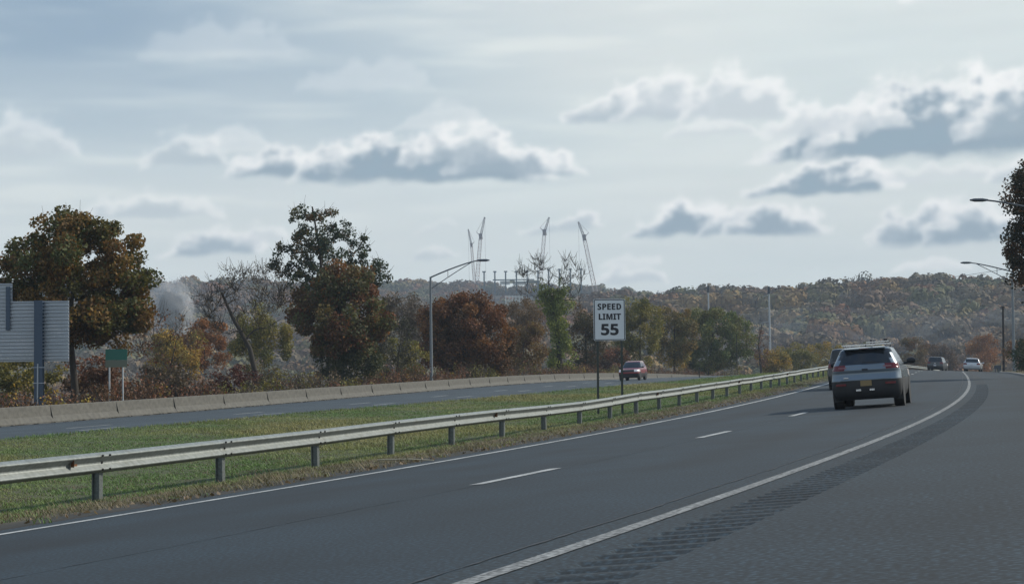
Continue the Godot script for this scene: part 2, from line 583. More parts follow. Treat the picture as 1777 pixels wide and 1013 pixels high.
func make_ground() -> void:
	var rng := RandomNumberGenerator.new()
	rng.seed = 5
	var nz := FastNoiseLite.new()
	nz.seed = 9
	nz.frequency = 0.16
	var b := B.new()
	var rows: Array = []
	var cols: Array = []
	var ss: Array = []
	var s := -55.0
	while s < 400.0:
		ss.append(s)
		s += 0.8 if s > -6.0 and s < 60.0 else 2.0 if s < 140.0 else 5.0
	var green := Color(0.15, 0.185, 0.065)
	var brown := Color(0.165, 0.130, 0.080)
	var dirt := Color(0.075, 0.068, 0.060)
	var litter := Color(0.10, 0.068, 0.04)
	var tan := Color(0.30, 0.25, 0.18)
	for sv in ss:
		var ur := rail_u(sv)
		var un := near_u(sv)
		var us: Array = [[220.0, litter, 0.0], [120.0, litter, 0.0], [60.0, green, 0.0], [30.0, green, 0.0], [18.0, green, 0.0], [14.0, tan, 0.0], [KERB_U + 0.35, tan, 0.0], [KERB_U + 0.15, tan, 0.0], [KERB_U + 0.14, dirt, -0.25], [5.0, dirt, -0.16], [-0.45, dirt, -0.16], [-0.6, dirt, -0.01], [-0.85, dirt, 0.015], [-1.1, dirt, 0.02], [-1.35, brown, 0.03]]
		for k in range(1, 5):
			var u := lerpf(-1.35, ur + 0.15, k / 4.0)
			us.append([u, brown, 0.03])
		for k in range(0, 17):
			var u := lerpf(ur - 0.05, un + 0.25, k / 16.0)
			us.append([u, green, 0.03])
		us.append_array([[un, brown, 0.01], [un - 0.15, dirt, -0.16], [-24.0, dirt, -0.16], [BAR_U - 0.5, dirt, -0.16], [BAR_U - 0.6, litter, 0.0], [-36.0, litter, 0.0], [-42.0, litter, 0.0], [-50.0, litter, 0.0], [-62.0, litter, 0.0], [-80.0, litter, 0.0], [-100.0, litter, 0.0], [-125.0, litter, 0.0]])
		var row: Array = []
		var cr: Array = []
		for q in us:
			var bump: float = 0.0
			if q[2] == 0.03: bump = 0.035 * nz.get_noise_2d(sv * 2.0, q[0] * 2.0)
			row.append(at_su(sv, q[0], q[2] + bump))
			var k: Color = q[1]
			var v := nz.get_noise_2d(sv * 1.3 + 70.0, q[0] * 1.7)
			var v2 := nz.get_noise_2d(sv * 0.35, q[0] * 0.5 + 40.0)
			if q[1] == green: k = green.lerp(brown, clampf(0.15 + v * 0.5 + v2 * 0.6, 0.0, 0.75))
			elif q[1] == brown: k = brown.lerp(green, clampf(v * 0.6 - 0.05, 0.0, 0.4)).lerp(dirt, clampf(-v * 0.7, 0.0, 0.5))
			cr.append(k)
		rows.append(row)
		cols.append(cr)
	b.grid(rows, Vector3.UP, cols)
	var o := part("ground", b, mats.ground, self)
	tag(o, "", "", "", "structure")

func make_terrain() -> void:
	hill_noise.seed = 4
	hill_noise.frequency = 0.01
	var b := B.new()
	var rows: Array = []
	var cols: Array = []
	var zs: Array = [-150.0]
	while zs[-1] < 1750.0: zs.append(zs[-1] + 25.0)
	for z in zs:
		var row: Array = []
		var cr: Array = []
		for i in 81:
			var x: float = lerpf(-1100.0, 1100.0, i / 80.0)
			row.append(W(x, hill(x, z), z))
			cr.append(Color(0.085, 0.07, 0.048))
		rows.append(row)
		cols.append(cr)
	b.grid(rows, Vector3.UP, cols)
	var o := part("hills", b, mats.ground, self)
	tag(o, "", "", "", "structure")

const LANE := 3.8648
const LINE_R := 7.73
const RUM_A := 8.03
const RUM_B := 8.50

func make_roads() -> void:
	var road := Node3D.new()
	road.name = numbered("highway")
	add_child(road)
	tag(road, "", "", "", "structure")
	var lanes: Array = []
	for k in 36: lanes.append(lerpf(-0.6, LINE_R - 0.28, k / 35.0))
	part("traffic_lanes", strip(-50, 90, 0.5, lanes, 0.0, true), mats.asphalt, road)
	part("traffic_lanes", strip(90, 380, 2.0, lanes, 0.0, true), mats.asphalt, road)
	part("shoulder", strip(-50, 380, 2.0, [LINE_R - 0.28, RUM_A], 0.0), mats.asphalt_shoulder, road)
	part("shoulder", strip(-50, 380, 1.0, [RUM_B, 8.8, 9.1, 9.4, 9.7, 10.0, 10.3, 10.6, 10.9, KERB_U], 0.0, true), mats.asphalt_shoulder, road)
	# rumble strip: milled grooves 0.3 m apart, then a flat band with the grooves' shade put into its colour
	var b := B.new()
	var rows: Array = []
	var m := int(75.0 / 0.05)
	for i in m + 1:
		var s := -12.0 + i * 0.05
		var w := 0.5 + 0.5 * sin(TAU * s / 0.305)
		var d := -0.002 - 0.022 * smoothstep(0.4, 0.75, w)
		var side := 0.02 * sin(i * 1.7) * 0.5
		rows.append([at_su(s, RUM_A, 0.0), at_su(s, RUM_A + 0.035 + side, d), at_su(s, RUM_B - 0.035 + side, d), at_su(s, RUM_B, 0.0)])
	b.grid(rows, Vector3.UP)
	part("rumble_strip", b, mats.asphalt_shoulder, road)
	part("rumble_strip", strip(63, 250, 2.0, [RUM_A, RUM_B], 0.0), mats.asphalt_groove_shade, road)
	part("shoulder", strip(-50, -12, 2.0, [RUM_A, RUM_B], 0.0), mats.asphalt_shoulder, road)
	part("shoulder", strip(250, 380, 2.0, [RUM_A, RUM_B], 0.0), mats.asphalt_shoulder, road)
	part("left_edge_line", strip(-40, 300, 1.5, [-0.08, 0.08], 0.005), mats.paint, road)
	part("right_edge_line", strip(-40, 300, 1.5, [LINE_R - 0.062, LINE_R + 0.062], 0.005), mats.paint_worn, road)
	for k in range(-4, 24):
		var s := 1.5628 + 12.19 * k
		part("lane_dash", strip(s, s + 3.05, 1.0, [LANE - 0.085, LANE + 0.085], 0.006), mats.paint, road)
	# open joints along the lane line and beside the right line
	var rng := RandomNumberGenerator.new()
	rng.seed = 77
	for u0 in [LANE + 0.09, LINE_R - 0.30]:
		var jb := B.new()
		var jr: Array = []
		var s := -14.0
		var wob := 0.0
		while s < 130.0:
			wob = clampf(wob + rng.randf_range(-0.012, 0.012), -0.05, 0.05)
			var hw := rng.randf_range(0.002, 0.013) if u0 < 5.0 else rng.randf_range(0.003, 0.020)
			jr.append([at_su(s, u0 + wob - hw, 0.004), at_su(s, u0 + wob + hw, 0.004)])
			s += 0.16
		jb.grid(jr, Vector3.UP)
		part("joint_crack", jb, mats.tar, road)
	# a few transverse hairline cracks
	for q in [[21.0, 0.2, 3.4], [9.0, 4.2, 7.2], [16.5, 8.7, 11.0], [39.0, 0.3, 7.3], [3.5, 8.9, 10.9], [55.0, 3.9, 7.3]]:
		var cb := B.new()
		var cr: Array = []
		var off := 0.0
		for i in 26:
			off += rng.randf_range(-0.03, 0.03)
			var u := lerpf(q[1], q[2], i / 25.0)
			var hw := rng.randf_range(0.003, 0.010)
			cr.append([at_su(q[0] + off - hw, u, 0.004), at_su(q[0] + off + hw, u, 0.004)])
		cb.grid(cr, Vector3.UP)
		part("hairline_crack", cb, mats.tar, road)
	# kerb on the right
	var kb := B.new()
	for pr in [[KERB_U, 0.0, KERB_U + 0.02, 0.11], [KERB_U + 0.02, 0.11, KERB_U + 0.17, 0.12], [KERB_U + 0.17, 0.12, KERB_U + 0.18, -0.2]]:
		var kr: Array = []
		var s := -50.0
		while s < 330.0:
			var base := at_su(s, KERB_U, 0.0).y
			var p := at_su(s, pr[0]); p.y = base + pr[1]
			var q := at_su(s, pr[2]); q.y = base + pr[3]
			kr.append([p, q])
			s += 3.0
		kb.grid(kr, Vector3.UP if pr[1] > 0.1 and pr[3] > 0.0 else Vector3.UP)
	part("kerb", kb, mats.kerb, road)
	# other carriageway
	var opp := Node3D.new()
	opp.name = numbered("opposite_carriageway")
	add_child(opp)
	tag(opp, "", "", "", "structure")
	part("traffic_lanes", strip(-50, 380, 2.5, [near_u, func(s): return lerpf(near_u(s), BAR_U, 0.5), BAR_U - 0.35], 0.0), mats.asphalt_old, opp)
	part("edge_line", strip(-40, 330, 2.0, [func(s): return near_u(s) - 0.28, func(s): return near_u(s) - 0.42], 0.005), mats.paint_worn, opp)
	for k in range(-4, 19):
		var s := 31.7 + 13.6 * k
		part("lane_dash", strip(s, s + 3.05, 1.0, [-20.13, -19.87], 0.006), mats.paint, opp)
		s = 36.7 + 14.0 * k
		part("lane_dash", strip(s, s + 3.05, 1.0, [-23.56, -23.30], 0.006), mats.paint, opp)

# ---------------------------------------------------------------- guardrail and barrier
const RAIL_PROFILE := [[0.0, 0.780], [0.022, 0.774], [0.074, 0.738], [0.083, 0.722], [0.074, 0.704], [0.012, 0.652], [0.0, 0.625], [0.012, 0.598], [0.074, 0.546], [0.083, 0.528], [0.074, 0.512], [0.022, 0.476], [0.0, 0.468]]

func rail_panel(sa: float, sb: float, u_of: Callable, side: float, ha: float, hb: float, shift: float) -> B:
	var b := B.new()
	var rows: Array = []
	for i in 5:
		var t := i / 4.0
		var s := lerpf(sa, sb, t)
		var u: float = u_of.call(s)
		var row: Array = []
		for q in RAIL_PROFILE:
			var p := at_su(s, u + side * (q[0] + 0.09 + shift))
			p.y = at_su(s, u).y + q[1] + lerpf(ha, hb, t)
			row.append(p)
		rows.append(row)
	var out := (at_su(sa, 5.0) - at_su(sa, 0.0)).normalized() * side
	b.grid(rows, out + Vector3.UP)
	return b

func make_guardrail() -> void:
	var g := thing("guardrail", "long galvanised steel guardrail on posts along the left edge of the near road", "guardrail", Vector3.ZERO)
	var rng := RandomNumberGenerator.new()
	rng.seed = 31
	var hs: Array = []
	for i in 64: hs.append(rng.randf_range(-0.016, 0.016))
	# a knock has pushed it down a little between two posts
	hs[11] = -0.035; hs[12] = -0.055; hs[13] = -0.03
	var pb := B.new()
	pb.box(Vector3(0.06, 0.2, 0.0), Vector3(0.012, 1.06, 0.10))
	pb.box(Vector3(-0.06, 0.2, 0.0), Vector3(0.012, 1.06, 0.10))
	pb.box(Vector3(0.0, 0.2, 0.0), Vector3(0.108, 1.06, 0.012))
	var pm := pb.mesh(mats.steel_post)
	var bolt := B.new()
	bolt.tube([Vector3(-0.004, 0, 0), Vector3(0.012, 0, 0), Vector3(0.02, 0, 0)], [0.017, 0.017, 0.009], 6)
	var bm := bolt.mesh(mats.dark_pole)
	for i in 62:
		var s := 6.0928 + 3.81 * (i - 5)
		var u := rail_u(s)
		var p := at_su(s, u)
		var th := heading(s)
		var bas := Basis(Vector3.UP, -th) * Basis(Vector3.RIGHT, rng.randf_range(-0.03, 0.03)) * Basis(Vector3.BACK, rng.randf_range(-0.02, 0.02))
		part_mesh("post", pm, null, g, Transform3D(bas, p + Basis(Vector3.UP, -th) * Vector3(0.02, 0, 0)))
		if i < 61:
			var pl := part("rail_panel", rail_panel(s - 0.16, s + 3.81 + 0.16, rail_u, 1.0, hs[i], hs[i + 1], 0.004 if i % 2 == 0 else 0.0), mats.galvanised, g)
			if i < 26:
				for q in [[-0.1, 0.735], [0.1, 0.735], [-0.1, 0.528], [0.1, 0.528], [0.0, 0.625], [1.9, 0.625]]:
					var d := 0.17 if q[1] != 0.625 else 0.092
					var bp := at_su(s + q[0], u + d + 0.008)
					bp.y = at_su(s + q[0], u).y + q[1] + hs[i]
					part_mesh("bolt", bm, null, pl, Transform3D(Basis(Vector3.UP, -th), bp))
			if i % 5 == 4:
				# small bent reflector tab in the valley of the beam
				var rb := B.new()
				var q0 := at_su(s + 3.0, rail_u(s + 3.0) + 0.10)
				q0.y = at_su(s + 3.0, rail_u(s + 3.0)).y + 0.60
				var f := Vector3(sin(th), 0, -cos(th))
				var r := Vector3(cos(th), 0, sin(th))
				rb.quad(q0, q0 + Vector3(0, 0.11, 0), q0 + r * 0.09 + Vector3(0, 0.11, 0) - f * 0.05, q0 + r * 0.09 - f * 0.05, -f)
				rb.quad(q0 + f * 0.004, q0 + f * 0.004 + Vector3(0, 0.11, 0), q0 + f * 0.16 + Vector3(0, 0.09, 0) + r * 0.004, q0 + f * 0.16 + r * 0.004, r)
				part("reflector", rb, mats.rust, pl)
	# end of another rail on the right, far up the road
	var g2 := thing("guardrail_end", "short dark end of a guardrail at the right kerb far up the road", "guardrail", Vector3.ZERO)
	for i in 3:
		var s := 170.0 + 3.81 * i
		var p := at_su(s, 10.9)
		part_mesh("post", pm, null, g2, Transform3D(Basis(Vector3.UP, -heading(s)), p))
		part("rail_panel", rail_panel(s, s + 3.85, func(_s): return 10.9, -1.0, 0, 0, 0.003 * (i % 2)), mats.galvanised, g2)
	var eb := B.new()
	eb.box(Vector3(0, 0.55, 0), Vector3(0.75, 0.36, 0.05))
	eb.box(Vector3(-0.25, 0.1, 0.02), Vector3(0.1, 0.7, 0.1))
	eb.box(Vector3(0.25, 0.1, 0.02), Vector3(0.1, 0.7, 0.1))
	var eo := part("end_plate", eb, mats.lamp_arm, g2)
	eo.transform = Transform3D(Basis(Vector3.UP, -heading(170.0)), at_su(169.6, 10.9))

func make_barrier() -> void:
	var g := thing("concrete_barrier", "weathered concrete barrier wall along the far side of the opposite carriageway", "barrier", Vector3.ZERO)
	var prof := [[0.0, -0.1], [0.0, 0.075], [-0.18, 0.33], [-0.235, 0.79], [-0.25, 0.81], [-0.385, 0.81], [-0.40, 0.79], [-0.455, 0.33], [-0.635, 0.075], [-0.635, -0.1]]
	var rng := RandomNumberGenerator.new()
	rng.seed = 8
	var i := 0
	var s := 8.0
	while s < 300.0:
		var b := B.new()
		var du := rng.randf_range(-0.005, 0.005)
		var dh := rng.randf_range(-0.006, 0.006)
		var ends: Array = []
		for k in 3:
			var sk := s + 0.005 + (6.1 - 0.010) * k / 2.0
			var row: Array = []
			var base := at_su(sk, BAR_U).y
			for q in prof:
				var p := at_su(sk, BAR_U + q[0] + du)
				p.y = base + q[1] + dh
				row.append(p)
			ends.append(row)
		var r := (at_su(s, BAR_U + 1.0) - at_su(s, BAR_U)).normalized()
		r.y = 0
		for k in 2:
			for j in prof.size() - 1:
				var mid := Vector2(-0.3175, 0.3)
				var q := (Vector2(prof[j][0] + prof[j + 1][0], prof[j][1] + prof[j + 1][1]) * 0.5 - mid)
				b.quad(ends[k][j], ends[k][j + 1], ends[k + 1][j + 1], ends[k + 1][j], r * q.x + Vector3.UP * q.y)
		for e in [0, 2]:
			for j in range(1, prof.size() - 1):
				b.tri(ends[e][0], ends[e][j], ends[e][j + 1], (ends[e][0] - ends[2 - e][0]))
		part("segment", b, mats.concrete, g)
		s += 6.1
		i += 1

# ---------------------------------------------------------------- vehicles
# A car is a stack of rounded outlines, one for each height: [y, front z, rear z, half width]. Forward is -z, x is the car's right.
const XS := [0.0, 0.3, 0.52, 0.7, 0.86, 1.0]

func outline(y: float, zf: float, zr: float, hw: float, rr: float, rf: float, zs: Array, bow: float) -> Array:
	var half: Array = []   # right half, from the middle of the rear to the middle of the front
	rr = minf(rr, minf(hw * 0.9, (zr - zf) * 0.45))
	rf = minf(rf, minf(hw * 0.9, (zr - zf) * 0.45))
	for q in XS:
		var x: float = q * (hw - rr)
		half.append(Vector3(x, y, zr - bow * pow(x / hw, 2.0)))
	var z0: float = zr - bow * pow((hw - rr) / hw, 2.0)
	for k in range(1, 5):
		var a := PI * 0.5 * k / 4.0
		half.append(Vector3(hw - rr + rr * sin(a), y, z0 - rr + rr * cos(a)))
	for q in zs:
		half.append(Vector3(hw, y, clampf(q, zf + rf, z0 - rr)))
	for k in range(0, 5):
		var a := PI * 0.5 * k / 4.0
		half.append(Vector3(hw - rf + rf * cos(a), y, zf + rf - rf * sin(a)))
	for i in range(XS.size() - 2, -1, -1):
		half.append(Vector3(XS[i] * (hw - rf), y, zf + bow * 1.2 * pow(XS[i] * (hw - rf) / hw, 2.0) - bow * 1.2 * pow((hw - rf) / hw, 2.0)))
	var all: Array = half.duplicate()
	for i in range(half.size() - 2, 0, -1):
		all.append(Vector3(-half[i].x, half[i].y, half[i].z))
	return all

func car_body(layers: Array, zs: Array, bow: float, rr: float, rf: float, what: Callable) -> Dictionary:
	# what(centre, region) -> name of the part that a patch belongs to
	var rows: Array = []
	for l in layers:
		rows.append(outline(l[0], l[1], l[2], l[3], rr * minf(1.0, l[3] / 0.7), rf * minf(1.0, l[3] / 0.7), zs, bow * l[3] / 0.9))
	var nr: int = rows.size()
	var nc: int = rows[0].size()
	var normals: Array = []
	for i in nr:
		var row: Array = []
		for k in nc:
			var acc := Vector3.ZERO
			for di in [-1, 0]:
				for dk in [-1, 0]:
					var i0: int = i + di
					if i0 < 0 or i0 >= nr - 1: continue
					var k0: int = (k + dk + nc) % nc
					var k1: int = (k0 + 1) % nc
					var e1: Vector3 = rows[i0 + 1][k1] - rows[i0][k0]
					var e2: Vector3 = rows[i0 + 1][k0] - rows[i0][k1]
					acc += e1.cross(e2)
			row.append(acc.normalized())
		normals.append(row)
	var out := {}
	var half := XS.size()
	for i in nr - 1:
		for k in nc:
			var k1 := (k + 1) % nc
			var p: Array = [rows[i][k], rows[i + 1][k], rows[i + 1][k1], rows[i][k1]]
			var nn: Array = [normals[i][k], normals[i + 1][k], normals[i + 1][k1], normals[i][k1]]
			var ctr: Vector3 = (p[0] + p[1] + p[2] + p[3]) * 0.25
			var kk: int = k if k < nc / 2 else nc - 1 - k
			var region := "rear" if kk < half - 1 else "rear_corner" if kk < half + 3 else "side" if kk < half + 4 + zs.size() - 1 else "front_corner" if kk < half + 4 + zs.size() + 4 else "front"
			var name_: String = what.call(ctr, region)
			if not out.has(name_): out[name_] = B.new()
			var b: B = out[name_]
			var at := b.v.size()
			for q in 4: b.add(p[q], nn[q], Color.WHITE)
			# seen from outside: the normal of (0, 1, 2) by clockwise rule
			var g: Vector3 = (p[2] - p[0]).cross(p[1] - p[0])
			if g.dot(nn[0] + nn[2]) >= 0.0: b.ix.append_array(PackedInt32Array([at, at + 1, at + 2, at, at + 2, at + 3]))
			else: b.ix.append_array(PackedInt32Array([at, at + 2, at + 1, at, at + 3, at + 2]))
	# lid and floor
	for e in [0, nr - 1]:
		var ctr := Vector3.ZERO
		for p in rows[e]: ctr += p
		ctr /= nc
		var lid := "roof"
		var key: String = "underbody"
		if e != 0: key = what.call(ctr, lid)
		if not out.has(key): out[key] = B.new()
		for k in nc:
			(out[key] as B).tri(ctr, rows[e][k], rows[e][(k + 1) % nc], Vector3.DOWN if e == 0 else Vector3.UP)
	return out

var wheel_meshes := {}
func add_wheel(parent: Node3D, at: Vector3, r: float, w: float, side: float) -> void:
	var key := "%.2f_%.2f" % [r, w]
	if not wheel_meshes.has(key):
		var b := B.new()
		var prof := [[-w * 0.5, r * 0.62], [-w * 0.5, r * 0.93], [-w * 0.36, r], [w * 0.36, r], [w * 0.5, r * 0.93], [w * 0.5, r * 0.62]]
		var rows: Array = []
		for q in prof:
			var row: Array = []
			for k in 25:
				var a := TAU * k / 24.0
				row.append(Vector3(q[0], q[1] * sin(a), q[1] * cos(a)))
			rows.append(row)
		b.grid(rows, Vector3(-0.3, 0, -1) if false else Vector3(-1, 0, 0.2))
		var rim := B.new()
		for k in 5:
			var a := TAU * k / 5.0
			rim.box(Vector3(w * 0.40, sin(a) * r * 0.33, cos(a) * r * 0.33), Vector3(0.03, r * 0.16, r * 0.62), Basis(Vector3.RIGHT, -a))
		rim.tube([Vector3(w * 0.36, 0, 0), Vector3(w * 0.46, 0, 0)], [r * 0.17, r * 0.15], 12)
		rim.tube([Vector3(w * 0.20, 0, 0), Vector3(w * 0.24, 0, 0)], [r * 0.62, r * 0.62], 20)
		wheel_meshes[key] = [b.mesh(mats.tyre), rim.mesh(mats.rim_metal)]
	var wn := Node3D.new()
	wn.name = "wheel"
	parent.add_child(wn, true)
	wn.transform = Transform3D(Basis(Vector3.UP, 0.0 if side > 0 else PI), at)
	part_mesh("tyre", wheel_meshes[key][0], null, wn)
	part_mesh("rim", wheel_meshes[key][1], null, wn)

func place_car(called: String, label: String, category: String, s: float, u: float, reverse := false, turn := 0.0) -> Node3D:
	var p := at_su(s, u)
	var r := (at_su(s, u + 0.8) - at_su(s, u - 0.8)).normalized()
	var f := (at_su(s + 1.3, u) - at_su(s - 1.3, u)).normalized()
	if reverse:
		r = -r
		f = -f
	var up := r.cross(f).normalized()
	f = up.cross(r).normalized()
	var o := thing(called, label, category)
	o.transform = Transform3D(Basis(r, up, -f) * Basis(Vector3.UP, turn), p)
	return o

func finish_car(o: Node3D, bodies: Dictionary, names: Dictionary) -> void:
	# names: patch name -> [part name, material, label]
	for key in bodies:
		if names.has(key):
			var pt := part(names[key][0], bodies[key], mats[names[key][1]], o)
			if names[key].size() > 2: pt.set_meta("label", names[key][2])

func box_part(called: String, parent: Node, at: Vector3, size: Vector3, m: String, bas := Basis()) -> MeshInstance3D:
	var b := B.new()
	b.box(Vector3.ZERO, size, bas)
	var o := part(called, b, mats[m], parent)
	o.position = at
	return o

func suv_layers(l: float, w: float, h: float, hood: float, belt: float, shield: float, tail: float, roof_w: float) -> Array:
	var f := -l * 0.5
	var r := l * 0.5
	var k := w * 0.5
	return [[0.24, f + 0.25, r - 0.2, k * 0.86], [0.32, f + 0.1, r - 0.07, k * 0.95], [0.46, f + 0.03, r - 0.01, k * 0.99], [0.62, f, r, k], [0.76, f, r, k], [0.79, f + 0.01, r - 0.03, k * 0.995],
		[hood - 0.14, f + 0.05, r - 0.06, k * 0.985], [hood - 0.07, f + 0.12, r - 0.065, k * 0.975], [hood - 0.02, f + 0.5, r - 0.07, k * 0.965], [hood + 0.02, f + 0.9, r - 0.08, k * 0.96], [belt - 0.05, shield - 0.12, r - 0.09, k * 0.95],
		[belt, shield, r - 0.10, k * 0.935], [belt + 0.05, shield + 0.08, r - 0.12, k * 0.92], [lerpf(belt, h, 0.36), shield + 0.27, r - 0.12 - tail * 0.3, lerpf(k * 0.93, roof_w, 0.36)], [lerpf(belt, h, 0.62), shield + 0.50, r - 0.12 - tail * 0.6, lerpf(k * 0.93, roof_w, 0.66)],
		[lerpf(belt, h, 0.84), shield + 0.72, r - 0.12 - tail * 0.85, lerpf(k * 0.93, roof_w, 0.92)], [h - 0.055, shield + 0.84, r - 0.12 - tail, roof_w * 0.96], [h - 0.02, shield + 1.0, r - 0.2 - tail, roof_w * 0.86], [h - 0.004, shield + 1.2, r - 0.4 - tail, roof_w * 0.66], [h, shield + 1.5, r - 0.8 - tail, roof_w * 0.35]]

func make_silver_suv() -> void:
	paint_of("silver_paint", lin(0.150, 0.190, 0.230), 0.5)
	var o := place_car("suv", "silver grey suv with roof rack and gold licence plate in the right lane", "suv", 31.9, 5.45)
	var l := 4.6
	var r := 2.3
	var layers := suv_layers(l, 1.88, 1.675, 1.06, 1.14, -0.95, 0.34, 0.66)
	# crease under the lamps: the tailgate juts out, cuts back and swells again down to the lip over the dark bumper
	for q in layers:
		if absf(q[0] - 1.04) < 0.01: q[2] = 2.262
		elif absf(q[0] - 0.99) < 0.01: q[2] = 2.215
		elif absf(q[0] - 0.92) < 0.01: q[2] = 2.225
		elif absf(q[0] - 0.79) < 0.01: q[2] = 2.285
	var zs := [1.72, 1.62, 1.5, 1.15, 1.08, 0.98, 0.3, 0.10, 0.02, -0.1, -0.7, -0.8, -0.95, -1.3]
	var what := func(c: Vector3, reg: String) -> String:
		if c.y > 1.60: return "body"
		if c.y < 0.77: return "bumper"
		if reg == "rear" or reg == "rear_corner":
			if c.y > 1.18 and c.y < 1.60 and absf(c.x) < 0.70: return "rear_window"
			if c.y > 1.05 and c.y < 1.18 and absf(c.x) > 0.52: return "light_r" if c.x > 0 else "light_l"
			return "body"
		if reg == "side":
			if c.y > 1.18 and c.y < 1.60 and absf(c.x) > 0.5:
				for q in [[-0.75, -0.02], [0.07, 0.98], [1.12, 1.6]]:
					if c.z > q[0] and c.z < q[1]: return "side_r" if c.x > 0 else "side_l"
			return "body"
		if reg == "front" or reg == "front_corner":
			if c.y > 1.16 and c.y < 1.60: return "windscreen"
			if c.y > 0.84 and c.y < 0.98: return "grille" if absf(c.x) < 0.5 else "head"
		return "body"
	var bodies := car_body(layers, zs, 0.15, 0.26, 0.36, what)
	finish_car(o, bodies, {"body": ["body", "silver_paint"], "bumper": ["lower_cladding", "black_plastic", "black plastic bumper and lower cladding"], "rear_window": ["rear_window", "car_glass"], "side_r": ["side_window", "car_glass"], "side_l": ["side_window", "car_glass"],
		"windscreen": ["windscreen", "car_glass"], "light_r": ["tail_light", "red_lens"], "light_l": ["tail_light", "red_lens"], "underbody": ["underbody", "black_plastic"], "grille": ["grille", "black_plastic"], "head": ["headlight", "clear_lens"]})
	for sx in [-1.0, 1.0]:
		box_part("tail_light_strip", o, Vector3(0.60 * sx, 1.115, r - 0.055), Vector3(0.22, 0.035, 0.03), "red_lens_pale", Basis(Vector3.UP, -0.13 * -sx))
		for z in [1.36, -1.36]:
			add_wheel(o, Vector3(0.80 * sx, 0.365, z), 0.365, 0.26, sx)
			var ab := B.new()
			ab.tube([Vector3(0.925 * sx, 0.40, z), Vector3(0.946 * sx, 0.40, z)], [0.445, 0.43], 24)
			part("wheel_arch", ab, mats.black_plastic, o)
		# mirror on a short arm
		var mb := B.new()
		mb.tube([Vector3(0.86 * sx, 1.16, -0.72), Vector3(0.99 * sx, 1.18, -0.70)], [0.03, 0.03], 6)
		var mr: Array = []
		for k in 5:
			var t := k / 4.0
			mr.append(Vector3((0.96 + 0.24 * t) * sx, 1.22 + 0.01 * sin(t * PI), -0.70))
		mb.tube(mr, [0.05, 0.085, 0.095, 0.085, 0.04], 8)
		part("wing_mirror", mb, mats.black_plastic, o)
		# roof rail
		var rb := B.new()
		var pts: Array = []
		var rad: Array = []
		for k in 9:
			var t := k / 8.0
			pts.append(Vector3(0.575 * sx, 1.63 + 0.075 * minf(1.0, sin(t * PI) * 2.6), lerpf(1.62, -0.15, t)))
			rad.append(0.018)
		rb.tube(pts, rad, 6)
		part("roof_rail", rb, mats.black_plastic, o)
		box_part("tail_hook", o, Vector3(0.18 * sx - 0.02, 0.50, r + 0.005), Vector3(0.13, 0.05, 0.05), "chrome")
		box_part("reflector", o, Vector3(0.66 * sx, 0.66, r - 0.035), Vector3(0.28, 0.06, 0.03), "red_lens", Basis(Vector3.UP, 0.10 * sx))
		# wheel seen under the body at the rear: mud flap
		box_part("mud_guard", o, Vector3(0.80 * sx, 0.30, 1.76), Vector3(0.25, 0.2, 0.02), "black_plastic")
	for z in [1.15, 0.05]:
		var cb := B.new()
		cb.box(Vector3(0, 1.735, z), Vector3(1.34, 0.028, 0.07))
		for sx in [-1.0, 1.0]:
			cb.box(Vector3(0.575 * sx, 1.715, z), Vector3(0.07, 0.06, 0.11))
		part("roof_crossbar", cb, mats.chrome, o)
	# rack carried on the bars at the right
	var rk := thing("ski_carrier", "folded black carrier clamped on the silver suv's roof bars", "carrier")
	rk.transform = o.transform * Transform3D(Basis(), Vector3(0.42, 1.75, 0.6))
	for x in [-0.28, 0.12]:
		box_part("clamp", rk, Vector3(x, 0.05, 0.55), Vector3(0.06, 0.10, 0.10), "black_plastic")
		box_part("clamp", rk, Vector3(x, 0.05, -0.55), Vector3(0.06, 0.10, 0.10), "black_plastic")
	box_part("arm", rk, Vector3(0.12, 0.085, 0.0), Vector3(0.10, 0.05, 1.35), "black_plastic")
	box_part("tray", rk, Vector3(-0.1, 0.04, 0.62), Vector3(0.62, 0.03, 0.08), "chrome")
	var wp := B.new()
	wp.box(Vector3(0.18, 1.232, r - 0.085), Vector3(0.5, 0.018, 0.015), Basis(Vector3.BACK, -0.05))
	part("rear_wiper", wp, mats.black_plastic, o)
	box_part("number_plate", o, Vector3(0.01, 0.68, r + 0.012), Vector3(0.30, 0.15, 0.015), "plate_gold")
	box_part("emblem", o, Vector3(0.0, 1.05, r - 0.045), Vector3(0.16, 0.045, 0.02), "sign_black")
	box_part("badge", o, Vector3(-0.52, 0.84, r - 0.07), Vector3(0.14, 0.025, 0.02), "chrome", Basis(Vector3.UP, -0.08))
	box_part("tailgate_lip", o, Vector3(0.0, 0.775, r - 0.012), Vector3(1.36, 0.022, 0.035), "silver_paint")
	var sp := B.new()
	sp.box(Vector3(0, 1.625, r - 0.43), Vector3(1.12, 0.028, 0.24), Basis(Vector3.RIGHT, 0.10))
	part("roof_spoiler", sp, mats.silver_paint, o)
	box_part("brake_light", o, Vector3(0, 1.62, r - 0.305), Vector3(0.26, 0.018, 0.02), "red_lens")
	var an := B.new()
	an.tube([Vector3(0, 1.66, 1.3), Vector3(0, 1.71, 1.37)], [0.03, 0.012], 6)
	part("aerial", an, mats.black_plastic, o)

